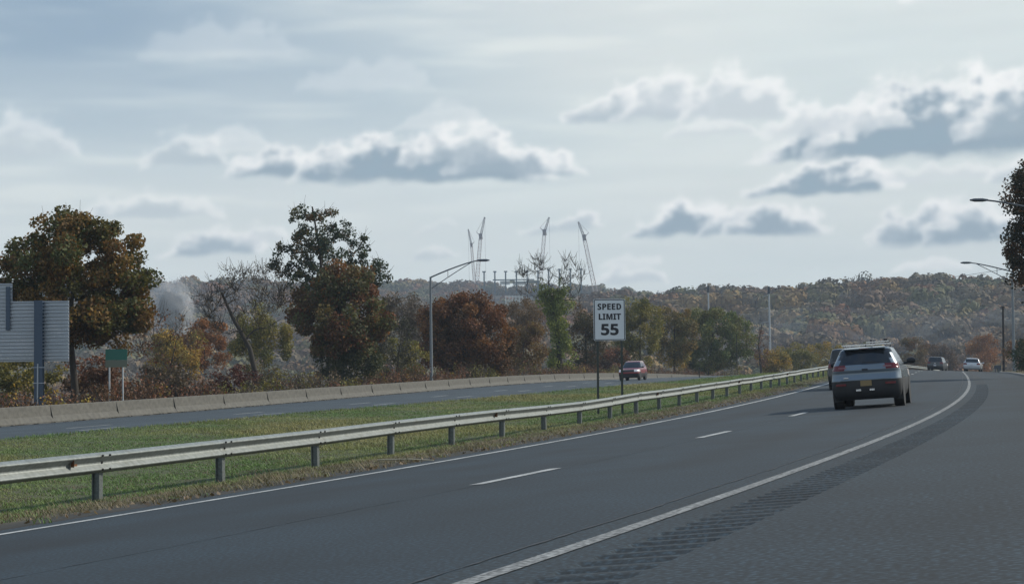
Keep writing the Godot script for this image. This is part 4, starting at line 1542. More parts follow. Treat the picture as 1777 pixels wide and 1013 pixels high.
func make_trees() -> void:
	var rng := RandomNumberGenerator.new()
	rng.seed = 101
	var V := func(x: float, y: float, z: float) -> Vector3: return Vector3(x, y, z) * kf
	# big maple at the left
	var p := gpos(-22.9, 86.0)
	var y0 := YO - p.y
	var tips := crown_points(rng, 130, V.call(-0.1, y0 + 3.9, 0), V.call(4.2, 3.65, 3.6), 0.25)
	tips.append_array(crown_points(rng, 26, V.call(2.2, y0 + 1.9, 0.6), V.call(1.9, 1.5, 1.5), 0.3))
	tips.append_array(crown_points(rng, 12, V.call(-0.4, y0 + 6.6, 0), V.call(2.2, 0.9, 1.8), 0.4))
	make_tree("maple_tree", "broad maple with rust and olive leaves behind the large grey sign", "tree", p, [V.call(0, -0.5, 0), V.call(0.15, 1.4, 0), V.call(-0.1, y0 + 1.5, 0.1), V.call(0.1, y0 + 4.5, 0)], 0.26, tips, V.call(0.72, 0.56, 0.72), 175, 0.26, MAPLE, 201, "bark", 1)
	# second stem clump low behind the signs
	p = gpos(-19.4, 92.0, 1.04)
	y0 = (YO - p.y) / kf
	tips = crown_points(rng, 30, V.call(0, y0 + 1.0, 0), V.call(2.0, 1.9, 1.6), 0.2)
	make_tree("sapling", "thin half bare sapling thicket behind the small green sign", "tree", p, [V.call(0, -0.5, 0), V.call(0.2, 1.5, 0), V.call(0.7, y0 + 1.0, 0)], 0.07, tips, V.call(0.5, 0.5, 0.5), 18, 0.18, REDBROWN, 202, "bark", 5, 1.0)
	# half bare grey tree
	p = gpos(-17.1, 107.0)
	y0 = (YO - p.y) / kf
	tips = []
	for q in [[-1.9, 4.4, 1.3], [-0.6, 5.4, 1.2], [0.4, 6.0, 1.0], [1.4, 5.0, 1.2], [-1.4, 2.8, 1.3], [1.2, 3.4, 1.3], [0.2, 4.4, 1.4], [-2.4, 3.6, 0.9], [2.0, 4.4, 0.8]]:
		tips.append_array(crown_points(rng, 9, V.call(q[0], y0 + q[1] - 0.6, 0), V.call(q[2], q[2], q[2]), 0.2))
	make_tree("bare_tree", "grey half bare tree with forked dark limbs left of the tallest tree", "tree", p, [V.call(0.5, -0.5, 0), V.call(0.5, 1.6, 0), V.call(0.1, y0 + 0.6, 0), V.call(-1.0, y0 + 2.6, 0), V.call(-1.7, y0 + 4.2, 0)], 0.24, tips, V.call(0.6, 0.6, 0.6), 17, 0.16, GREYBROWN, 203, "bark", 7, 1.0, 0.016)
	# tallest tree, sparse dark green top
	p = gpos(-13.6, 121.0, 1.08)
	y0 = (YO - p.y) / kf
	tips = crown_points(rng, 135, V.call(0.1, y0 + 6.9, 0), V.call(3.4, 3.1, 2.7), 0.2)
	tips.append_array(crown_points(rng, 30, V.call(-0.9, y0 + 9.6, 0), V.call(1.9, 1.8, 1.5), 0.25))
	tips.append_array(crown_points(rng, 20, V.call(3.5, y0 + 6.0, 0), V.call(1.5, 1.2, 1.2), 0.2))
	tips.append_array(crown_points(rng, 18, V.call(-3.2, y0 + 6.8, 0), V.call(1.1, 2.0, 1.0), 0.2))
	tips.append_array(crown_points(rng, 60, V.call(0.2, y0 + 4.6, 1.6), V.call(3.4, 2.2, 1.4), 0.1))
	make_tree("tall_tree", "tallest tree with a sparse dark green top above russet foliage", "tree", p, [V.call(0.2, -0.5, 0), V.call(0.1, 3.0, 0), V.call(-0.1, y0 + 4.0, 0), V.call(-0.5, y0 + 8.0, 0), V.call(-1.0, y0 + 11.0, 0)], 0.20, tips, V.call(0.46, 0.42, 0.46), 34, 0.27, DARKGREEN + [Color(0.13, 0.075, 0.025), Color(0.10, 0.095, 0.03)], 204, "bark", 3, 0.8, 0.014)
	# russet tree in front of it
	p = gpos(-12.2, 115.5, 1.06)
	y0 = (YO - p.y) / kf
	tips = crown_points(rng, 95, V.call(0.1, y0 + 2.7, 0), V.call(3.5, 2.9, 2.8), 0.3)
	tips.append_array(crown_points(rng, 34, V.call(0.7, y0 + 5.2, 0), V.call(2.3, 1.1, 1.8), 0.2))
	make_tree("russet_tree", "dark russet leaved tree below the tallest tree's green top", "tree", p, [V.call(0.1, -0.5, 0), V.call(0.2, 2.0, 0), V.call(0.2, y0 + 3.0, 0), V.call(0.4, y0 + 5.5, 0)], 0.22, tips, V.call(0.72, 0.62, 0.72), 165, 0.27, RUSSET + [Color(0.12, 0.125, 0.045), Color(0.10, 0.10, 0.04), Color(0.16, 0.12, 0.04)], 205, "bark", 1)
	# green vines low in front
	p = gpos(-11.7, 113.5, 1.08)
	y0 = (YO - p.y) / kf
	tips = crown_points(rng, 52, V.call(0.3, y0 - 0.1, 0), V.call(2.3, 1.9, 1.2), 0.2)
	make_tree("vine_thicket", "dull green vine thicket at the foot of the russet tree", "thicket", p, [V.call(0, -0.3, 0), V.call(0.1, 1.0, 0), V.call(0.1, y0 + 0.6, 0)], 0.08, tips, V.call(0.62, 0.6, 0.6), 110, 0.22, [Color(0.060, 0.076, 0.032), Color(0.080, 0.090, 0.038), Color(0.12, 0.115, 0.045), Color(0.045, 0.055, 0.028)], 206)
	p = gpos(-8.6, 119.5, 1.13)
	y0 = (YO - p.y) / kf
	tips = crown_points(rng, 40, V.call(0, y0 + 0.6, 0), V.call(1.7, 2.2, 1.3), 0.2)
	make_tree("grey_shrub", "grey olive half bare shrub between the russet tree and the lamp post", "shrub", p, [V.call(0, -0.4, 0), V.call(0.2, 1.3, 0), V.call(0.6, y0 + 1.8, 0)], 0.08, tips, V.call(0.6, 0.6, 0.6), 42, 0.2, [Color(0.085, 0.082, 0.055), Color(0.11, 0.10, 0.06), Color(0.06, 0.06, 0.04)], 207, "bark", 4, 1.0, 0.016)
	# russet round tree right of the lamp
	p = gpos(-4.0, 141.5, 1.10)
	y0 = (YO - p.y) / kf
	tips = crown_points(rng, 150, V.call(0, y0 + 1.5, 0), V.call(4.2, 3.8, 3.2), 0.3)
	make_tree("round_russet_tree", "wide round dark russet tree right of the lamp post", "tree", p, [V.call(-0.5, -0.5, 0), V.call(-0.3, 1.4, 0), V.call(0, y0 + 1.6, 0), V.call(0.2, y0 + 3.6, 0)], 0.24, tips, V.call(0.85, 0.75, 0.85), 185, 0.29, RUSSET, 208, "bark", 1)
	p = gpos(1.0, 158.0, 1.11)
	y0 = (YO - p.y) / kf
	tips = crown_points(rng, 46, V.call(0, y0 + 0.6, 0), V.call(2.2, 2.4, 1.9), 0.3)
	make_tree("ochre_shrub", "ochre leaved rounded shrub between the round russet tree and the vine covered tree", "shrub", p, [V.call(0, -0.4, 0), V.call(0.1, 1.2, 0), V.call(0, y0 + 1.5, 0)], 0.1, tips, V.call(0.75, 0.65, 0.75), 115, 0.28, [Color(0.20, 0.135, 0.05), Color(0.24, 0.16, 0.06), Color(0.14, 0.085, 0.04), Color(0.15, 0.07, 0.035)], 209)
	# bare crown, trunk wrapped in green vine
	p = gpos(4.7, 183.0, 1.03)
	y0 = (YO - p.y) / kf
	tips = []
	for q in [[-3.6, 10.0, 1.2], [-2.4, 9.0, 1.3], [-1.2, 9.6, 1.3], [0.0, 8.4, 1.4], [1.4, 9.2, 1.3], [2.6, 9.0, 1.2], [-3.0, 7.4, 1.2], [2.2, 7.0, 1.2], [-1.8, 10.4, 0.9], [1.6, 10.2, 0.9], [-0.6, 6.6, 1.2]]:
		tips.append_array(crown_points(rng, 7, V.call(q[0], y0 + q[1] - 0.4, 0), V.call(q[2], q[2], q[2]), 0.2))
	var o := make_tree("vine_covered_tree", "bare crowned tree with its trunk wrapped in yellow green vine", "tree", p, [V.call(0.6, -0.5, 0), V.call(0.5, 3.0, 0), V.call(0.1, y0 + 3.5, 0), V.call(-0.3, y0 + 6.5, 0)], 0.44, tips, V.call(0.5, 0.5, 0.5), 3, 0.2, GREYBROWN, 210, "bark", 5, 1.2, 0.026)
	var vr := RandomNumberGenerator.new()
	vr.seed = 211
	var vb := B.new()
	for k in 96:
		var t := vr.randf()
		var c: Vector3 = V.call(lerpf(0.9, 0.1, t) + vr.randf_range(-1, 1) * lerpf(1.3, 1.7, t) * (0.75 + 0.35 * sin(t * 9.0)), lerpf(0.2, y0 + 7.2, t), vr.randf_range(-1.0, 1.0))
		add_leaves(vb, c, V.call(0.6, 0.65, 0.6), 75, 0.25, VINE, vr)
	for k in 140:
		var tip: Vector3 = tips[vr.randi() % tips.size()]
		var c: Vector3 = V.call(-0.2, y0 + 5.2, 0).lerp(tip, vr.randf() * 0.62)
		add_leaves(vb, c, V.call(0.34, 0.34, 0.34), 18, 0.2, VINE, vr)
	part("climbing_vine", vb, mats.leaf, o)
	# dark tree behind the sign's left edge
	p = gpos(8.9, 201.0)
	y0 = (YO - p.y) / kf
	tips = crown_points(rng, 55, V.call(0, y0 + 2.0, 0), V.call(2.4, 4.6, 2.2), 0.3)
	make_tree("dark_tree", "narrow dark olive tree left of the speed limit sign", "tree", p, [V.call(0, -0.5, 0), V.call(0, 3.0, 0), V.call(0, y0 + 5.0, 0)], 0.2, tips, V.call(0.9, 0.9, 0.9), 95, 0.31, [Color(0.060, 0.055, 0.028), Color(0.08, 0.07, 0.032), Color(0.12, 0.075, 0.03)], 212)
	# olive and yellow trees behind the sign
	p = gpos(16.4, 213.0, 1.06)
	y0 = (YO - p.y) / kf
	tips = crown_points(rng, 90, V.call(0, y0 + 2.4, 0), V.call(3.5, 4.8, 2.8), 0.3)
	make_tree("olive_tree", "loose olive green tree rising right behind the speed limit sign", "tree", p, [V.call(0, -0.5, 0), V.call(0, 3.0, 0), V.call(0.1, y0 + 5.0, 0)], 0.24, tips, V.call(0.9, 0.85, 0.9), 105, 0.32, OLIVE, 213, "bark_pale", 1, 1.0, 0.02)
	p = gpos(21.6, 221.0, 1.07)
	y0 = (YO - p.y) / kf
	tips = crown_points(rng, 64, V.call(0, y0 + 2.6, 0), V.call(2.8, 4.0, 2.4), 0.3)
	make_tree("yellowing_tree", "yellowing tree between the olive tree and the round green tree", "tree", p, [V.call(0, -0.5, 0), V.call(0, 3.0, 0), V.call(0.1, y0 + 5.0, 0)], 0.2, tips, V.call(0.9, 0.8, 0.9), 100, 0.32, [Color(0.20, 0.15, 0.045), Color(0.26, 0.17, 0.045), Color(0.13, 0.12, 0.045), Color(0.10, 0.09, 0.04)], 214)
	p = gpos(20.4, 206.0, 1.15)
	y0 = (YO - p.y) / kf
	tips = crown_points(rng, 30, V.call(0, y0 - 0.6, 0), V.call(2.4, 1.7, 1.4), 0.2)
	make_tree("yellow_shrub", "yellow leaved low shrub behind the barrier near the oncoming suv", "shrub", p, [V.call(0, -0.4, 0), V.call(0, 1.0, 0), V.call(0.1, y0 + 0.2, 0)], 0.08, tips, V.call(0.7, 0.6, 0.7), 46, 0.26, YELLOW, 215)
	# round green tree
	p = gpos(26.9, 223.0, 1.15)
	y0 = (YO - p.y) / kf
	tips = crown_points(rng, 150, V.call(-0.3, y0 + 1.5, 0), V.call(5.9, 4.3, 4.4), 0.4)
	make_tree("round_green_tree", "large round green tree left of the tall pale pole", "tree", p, [V.call(-0.6, -0.5, 0), V.call(-0.4, 2.0, 0), V.call(0, y0 + 1.0, 0), V.call(0.2, y0 + 4.0, 0)], 0.3, tips, V.call(1.0, 0.85, 1.0), 150, 0.34, GREEN, 216)
	# dead vine covered stump
	p = gpos(32.0, 214.0, 1.26)
	y0 = (YO - p.y) / kf
	tips = crown_points(rng, 26, V.call(0.2, y0 + 0.6, 0), V.call(1.1, 2.6, 1.0), 0.2)
	make_tree("dead_tree", "rusty dead tree snag right of the round green tree", "tree", p, [V.call(0, -0.4, 0), V.call(0.1, 2.0, 0), V.call(-0.2, y0 + 1.0, 0), V.call(0.3, y0 + 3.6, 0)], 0.26, tips, V.call(0.55, 0.6, 0.55), 26, 0.24, REDBROWN, 217, "bark", 3, 1.0, 0.025)
	# far bushes along the guardrail and at the end of the road
	var k := 0
	for q in [[37.2, 236.0, 1.16, 2.6, 1.9, YELLOW, "yellow_bush", "yellow green bush behind the guardrail, right of the rusty snag"], [42.2, 243.0, 1.18, 2.8, 2.3, OLIVE, "olive_bush", "olive bush behind the guardrail, below the tall pale pole"], [46.6, 247.0, 1.21, 2.7, 2.7, YELLOW, "yellow_bush", "yellow bush behind the guardrail just left of the black suv"], [57.6, 238.0, 1.49, 2.6, 3.3, [Color(0.15, 0.10, 0.035), Color(0.17, 0.085, 0.03), Color(0.12, 0.09, 0.04)], "ochre_bush", "ochre bush showing right of the silver suv's roof"], [53.2, 245.0, 1.33, 3.0, 2.6, OLIVE, "olive_bush", "olive bush hidden mostly behind the silver suv"],
		[63.2, 222.0, 1.60, 2.1, 3.3, ORANGE, "orange_bush", "tawny orange bush behind the white suv at the road's end"], [61.4, 240.0, 1.55, 3.2, 2.2, [Color(0.14, 0.085, 0.05), Color(0.11, 0.07, 0.045)], "brown_bush", "brown bush between the charcoal suv and the white suv"]]:
		p = gpos(q[0], q[1], q[2])
		y0 = (YO - p.y) / kf
		tips = crown_points(rng, 34, V.call(0, y0 - 2.0 + q[4] * 0.35, 0), V.call(q[3], q[4], q[3] * 0.8), 0.2)
		make_tree(q[6], q[7], "bush", p, [V.call(0, -0.6, 0), V.call(0.1, 0.8, 0), V.call(0.1, maxf(1.2, y0 - 1.5), 0)], 0.09, tips, V.call(0.8, 0.65, 0.8), 120, 0.3, q[5], 230 + k, "bark", 0, 0.8, 0.012, "bushes beyond the guardrail")
		k += 1
	# undergrowth and smaller trees on the slope behind the barrier: x, z, half width, half height, height of the middle above eye level
	k = 0
	for q in [[-27.6, 93.0, 2.6, 1.5, -1.2, OLIVE, "thicket", "olive brown thicket under the large grey sign's left half", 55],
		[-23.0, 92.0, 2.3, 1.4, -1.3, REDBROWN, "thicket", "rust brown thicket between the large sign and the small green sign", 55],
		[-20.6, 96.0, 2.2, 1.2, -1.4, GREYBROWN, "thicket", "grey brown thicket behind the small green sign's posts", 55],
		[-9.9, 142.0, 2.9, 2.2, -0.6, OLIVE, "thicket", "olive grey thicket just left of the lamp post", 120],
		[12.6, 222.0, 3.4, 2.2, -1.2, REDBROWN, "thicket", "red brown thicket low behind the speed limit sign's posts", 130],
		[-36.9, 180.0, 3.6, 3.0, 0.2, YELLOW, "slope_tree", "ochre tree low on the slope right of the small green sign", 150],
		[-35.5, 190.0, 3.6, 2.8, 1.6, ORANGE, "slope_tree", "rust orange tree on the slope left of the half bare tree", 150],
		[-25.7, 170.0, 3.2, 3.4, 2.0, OLIVE, "slope_tree", "olive tree on the slope seen through the half bare tree", 140],
		[-12.5, 190.0, 4.0, 4.0, 3.4, GREYBROWN, "slope_tree", "grey brown tree on the slope left of the lamp post's shaft", 140],
		[1.3, 230.0, 4.0, 3.8, 4.2, [Color(0.20, 0.13, 0.06), Color(0.16, 0.10, 0.05)], "slope_tree", "tan tree on the slope left of the vine covered tree", 140]]:
		p = gpos(q[0], q[1])
		y0 = YO - p.y
		tips = crown_points(rng, 40, V.call(0, y0 + q[4], 0), V.call(q[2], q[3], q[2] * 0.7), 0.2)
		make_tree(q[6], q[7], "thicket" if q[6] == "thicket" else "tree", p, [V.call(0, -0.6, 0), V.call(0.2, (y0 + q[4]) * 0.4, 0), V.call(0.1, y0 + q[4], 0)], 0.10, tips, V.call(q[2] * 0.26, q[3] * 0.28, q[2] * 0.24), q[8], 0.24 if q[1] < 150.0 else 0.32, q[5], 260 + k, "bark", 2, 0.7, 0.014)
		k += 1
	# right-hand tree with its trunk outside the picture, and a dark bush
	p = gpos(32.0, 97.0)
	y0 = (YO - p.y) / kf
	tips = crown_points(rng, 240, V.call(-0.35, y0 + 6.9, 0), V.call(2.7, 4.7, 3.0), 0.15)
	make_tree("roadside_tree", "dark olive and orange leaved tree at the right edge behind the lamp arm", "tree", p, [V.call(0.6, -0.5, 0), V.call(0.5, 3.0, 0), V.call(0.5, y0 + 5.0, 0), V.call(0.5, y0 + 9.0, 0)], 0.24, tips, V.call(0.66, 0.6, 0.66), 95, 0.24, [Color(0.030, 0.032, 0.014), Color(0.045, 0.040, 0.016), Color(0.036, 0.036, 0.016), Color(0.10, 0.05, 0.018), Color(0.16, 0.075, 0.022)], 240, "bark", 2, 0.7, 0.014, "trees on the right")
	p = gpos(43.9, 141.0)
	y0 = (YO - p.y) / kf
	tips = crown_points(rng, 40, V.call(0.4, 1.3, 0), V.call(1.7, 1.5, 1.4), 0.2)
	make_tree("dark_bush", "dark green bush at the right edge beside the kerb", "bush", p, [V.call(0, -0.3, 0), V.call(0, 0.6, 0), V.call(0, 1.4, 0)], 0.08, tips, V.call(0.55, 0.5, 0.55), 80, 0.2, DARKGREEN, 241, "bark", 0, 0.8, 0.012, "trees on the right")
	# more trees further back on the right, outside the picture
	p = gpos(47.5, 160.0)
	y0 = (YO - p.y) / kf
	tips = crown_points(rng, 40, V.call(2.0, 1.8, 0), V.call(1.9, 1.8, 1.5), 0.2)
	make_tree("brown_bush", "brown bush right of the lamp post at the kerb", "bush", p, [V.call(2.0, -0.3, 0), V.call(2, 0.6, 0), V.call(2, 1.4, 0)], 0.08, tips, V.call(0.55, 0.5, 0.55), 60, 0.2, REDBROWN, 242, "bark", 0, 0.8, 0.012, "trees on the right")

func make_brush() -> void:
	# low red brown scrub along the back of the barrier: a continuous mass of twigs and leaves
	var rng := RandomNumberGenerator.new()
	rng.seed = 301
	var o := Node3D.new()
	o.name = numbered("roadside_scrub")
	add_child(o)
	tag(o, "low red brown scrub growing along the back of the concrete barrier", "scrub", "", "stuff")
	var tb := B.new()
	var lb := B.new()
	var s := 30.0
	while s < 235.0:
		for k in 3:
			var u := rng.randf_range(-37.0, -33.4)
			var p := at_su(s + rng.randf_range(-0.6, 0.6), u)
			var h := rng.randf_range(0.9, 1.9) * (1.0 + 0.25 * sin(s * 0.31))
			for j in 5:
				var d := Vector3(rng.randf_range(-0.5, 0.5), 1.0, rng.randf_range(-0.5, 0.5)).normalized()
				tb.tube([p, p + d * h * 0.6, p + d * h + Vector3(rng.randf_range(-0.15, 0.15), 0, 0)], [0.016, 0.012, 0.006], 3, Color.WHITE, false)
			var q := sin(s * 0.13) + 0.6 * sin(s * 0.37 + 1.0) + rng.randf_range(-0.6, 0.6)
			var tones: Array = REDBROWN if q > -0.45 else OLIVE if q < -1.0 else GREYBROWN
			if rng.randf() < 0.05: tones = YELLOW
			add_leaves(lb, p + Vector3(0, h * 0.62, 0), Vector3(0.55, h * 0.42, 0.55), 46, 0.15, tones, rng)
		s += 0.75
	part("stems", tb, mats.bark, o)
	part("foliage", lb, mats.leaf, o)
	# two taller named shrubs that stand out
	var p := gpos(-15.6, 92.5, 1.13)
	var tips := crown_points(rng, 26, Vector3(0, 1.25, 0), Vector3(1.7, 0.9, 0.9), 0.2)
	make_tree("red_shrub", "dark red brown shrub above the barrier right of the small green sign", "shrub", p, [Vector3(0, -0.3, 0), Vector3(0, 0.5, 0), Vector3(0, 1.2, 0)], 0.06, tips, Vector3(0.45, 0.4, 0.45), 60, 0.17, [Color(0.10, 0.028, 0.022), Color(0.12, 0.045, 0.03), Color(0.07, 0.03, 0.022)], 302, "bark", 2, 0.6)
	p = gpos(-15.1, 99.0, 1.10)
	tips = crown_points(rng, 26, Vector3(0, 1.5, 0), Vector3(1.5, 1.1, 0.9), 0.2)
	make_tree("pale_shrub", "pale straw coloured shrub above the barrier below the half bare tree", "shrub", p, [Vector3(0, -0.3, 0), Vector3(0, 0.5, 0), Vector3(0, 1.2, 0)], 0.06, tips, Vector3(0.45, 0.4, 0.45), 44, 0.17, [Color(0.19, 0.155, 0.07), Color(0.15, 0.125, 0.06), Color(0.11, 0.10, 0.045)], 303, "bark", 2, 0.6)

# ---------------------------------------------------------------- woods on the hills
func crown_mesh(seed_: int, rx_: float, ry: float, faces: int, size: float, bare := false) -> ArrayMesh:
	var rng := RandomNumberGenerator.new()
	rng.seed = seed_
	var b := B.new()
	var lobes: Array = []
	for k in 13:
		var d := Vector3(rng.randfn(), rng.randfn() * 0.8, rng.randfn()).normalized()
		lobes.append([Vector3(d.x * rx_ * 0.62, ry * 1.15 + d.y * ry * 0.62, d.z * rx_ * 0.62), rng.randf_range(0.34, 0.52)])
	for k in faces:
		var l: Array = lobes[rng.randi() % lobes.size()]
		var d := Vector3(rng.randfn(), rng.randfn(), rng.randfn()).normalized()
		var p: Vector3 = l[0] + d * Vector3(rx_, ry, rx_) * l[1] * rng.randf_range(0.88, 1.04)
		var nn := (d + Vector3(rng.randf_range(-0.35, 0.35), rng.randf_range(-0.2, 0.4), rng.randf_range(-0.35, 0.35))).normalized()
		var a := nn.cross(Vector3(rng.randf_range(-1, 1), rng.randf_range(-1, 1), rng.randf_range(-1, 1))).normalized()
		var w := nn.cross(a)
		var s := size * rng.randf_range(0.6, 1.3)
		var j := rng.randf_range(0.92, 1.08)
		b.quad(p - a * s * 0.5, p + w * s * 0.45, p + a * s * 0.5, p - w * s * 0.45, nn, Color(j, j, j))
	b.tube([Vector3(0, -2.0, 0), Vector3(0.2, ry * 1.3, 0)], [0.28, 0.12], 5, Color(0.9, 0.85, 0.8))
	if bare:
		for k in 14:
			var d := Vector3(rng.randf_range(-1, 1), rng.randf_range(0.4, 1.4), rng.randf_range(-1, 1)).normalized()
			b.tube([Vector3(0, ry * rng.randf_range(0.4, 1.0), 0), Vector3(0, ry, 0) + d * Vector3(rx_, ry, rx_)], [0.16, 0.06], 3, Color(0.9, 0.85, 0.8), false)
	return b.mesh(mats.forest)

func make_woods() -> void:
	var rng := RandomNumberGenerator.new()
	rng.seed = 401
	var tone := FastNoiseLite.new()
	tone.seed = 77
	tone.frequency = 0.012
	var kinds: Array = []
	for k in 5: kinds.append(crown_mesh(410 + k, rng.randf_range(6.0, 8.4), rng.randf_range(4.6, 6.2), 800, 1.6))
	for k in 3: kinds.append(crown_mesh(420 + k, rng.randf_range(4.0, 5.0), rng.randf_range(4.6, 5.8), 260, 1.0, true))
	var where: Array = []
	var colors: Array = []
	for k in kinds.size():
		where.append([])
		colors.append([])
	var palette := [Color(0.162, 0.108, 0.054), Color(0.203, 0.108, 0.042), Color(0.132, 0.111, 0.069), Color(0.236, 0.105, 0.039), Color(0.155, 0.143, 0.051), Color(0.277, 0.177, 0.051), Color(0.108, 0.129, 0.048), Color(0.155, 0.132, 0.090), Color(0.128, 0.075, 0.051)]
	var z := 290.0
	while z < 1520.0:
		var step := 8.6 + z * 0.0014
		var x := -0.40 * z
		while x < 0.42 * z:
			var px := x + rng.randf_range(-0.5, 0.5) * step
			var pz := z + rng.randf_range(-0.5, 0.5) * step
			x += step
			var h := hill(px, pz)
			# nothing below the sight line over the road's edge needs a tree; the poles' valley stays low
			if h < -0.030 * pz - 2.0: continue
			if pz < 360.0 and px > -10.0: continue
			# clearing of the building site
			if pz > 1270.0 and pz < 1385.0 and px > -32.0 and px < 66.0 and rng.randf() < 0.88: continue
			var t := tone.get_noise_2d(px, pz) * 3.2 + rng.randf_range(-0.4, 0.4)
			var ci := clampi(int((t * 0.5 + 0.5) * palette.size()), 0, palette.size() - 1)
			var col: Color = palette[ci] if rng.randf() < 0.82 else palette[rng.randi() % palette.size()]
			var r := rng.randf()
			if r < 0.07: col = Color(0.27, 0.165, 0.05)
			elif r < 0.12: col = Color(0.08, 0.11, 0.045)
			elif r < 0.16: col = Color(0.24, 0.085, 0.04)
			col = col.lerp(Color(0.190, 0.122, 0.050), 0.34)
			var kind := rng.randi() % 5
			if rng.randf() < 0.12: 
				kind = 5 + rng.randi() % 3
				col = col.lerp(Color(0.13, 0.115, 0.10), 0.7)
			var sc := (0.6 + 0.7 * pow(rng.randf(), 1.3)) * (0.8 if pz < 600.0 else 1.0)
			where[kind].append(Transform3D(Basis(Vector3.UP, rng.randf() * TAU).scaled(Vector3(sc, sc * rng.randf_range(0.85, 1.2), sc)), W(px, h - 0.5, pz)))
			colors[kind].append(col)
		z += step
	var o := Node3D.new()
	o.name = numbered("hillside_woods")
	add_child(o)
	tag(o, "autumn woods covering the far hills in brown, rust and olive", "woods", "", "stuff")
	for k in kinds.size():
		var mm := MultiMesh.new()
		mm.transform_format = MultiMesh.TRANSFORM_3D
		mm.use_colors = true
		mm.mesh = kinds[k]
		mm.instance_count = where[k].size()
		for i in where[k].size():
			mm.set_instance_transform(i, where[k][i])
			mm.set_instance_color(i, colors[k][i])
		var mi := MultiMeshInstance3D.new()
		mi.name = "tree_crowns"
		mi.multimesh = mm
		o.add_child(mi, true)

# ---------------------------------------------------------------- grass
func tuft_mesh(seed_: int, blades: int, h: float, spread: float, lean: float, w: float) -> ArrayMesh:
	var rng := RandomNumberGenerator.new()
	rng.seed = seed_
	var b := B.new()
	for k in blades:
		var p := Vector3(rng.randf_range(-spread, spread), -0.02, rng.randf_range(-spread, spread))
		var d := Vector3(rng.randf_range(-1, 1), 0, rng.randf_range(-1, 1)).normalized()
		var hh := h * rng.randf_range(0.5, 1.2)
		var side := d.cross(Vector3.UP) * w * 0.5
		var mid := p + Vector3(0, hh * 0.6, 0) + d * hh * lean * 0.4
		var tip := p + Vector3(0, hh, 0) + d * hh * lean * rng.randf_range(0.7, 1.3)
		var j := rng.randf_range(0.75, 1.25)
		var c := Color(j, j, j)
		b.quad(p - side, p + side, mid + side * 0.8, mid - side * 0.8, d + Vector3.UP * 0.4, c)
		b.tri(mid - side * 0.8, mid + side * 0.8, tip, d + Vector3.UP * 0.4, c)
	return b.mesh(mats.grass)

func scatter(called: String, me: Mesh, places: Array, tints: Array, parent: Node3D) -> void:
	var mm := MultiMesh.new()
	mm.transform_format = MultiMesh.TRANSFORM_3D
	mm.use_colors = true
	mm.mesh = me
	mm.instance_count = places.size()
	for i in places.size():
		mm.set_instance_transform(i, places[i])
		mm.set_instance_color(i, tints[i])
	var mi := MultiMeshInstance3D.new()
	mi.name = called
	mi.multimesh = mm
	parent.add_child(mi, true)

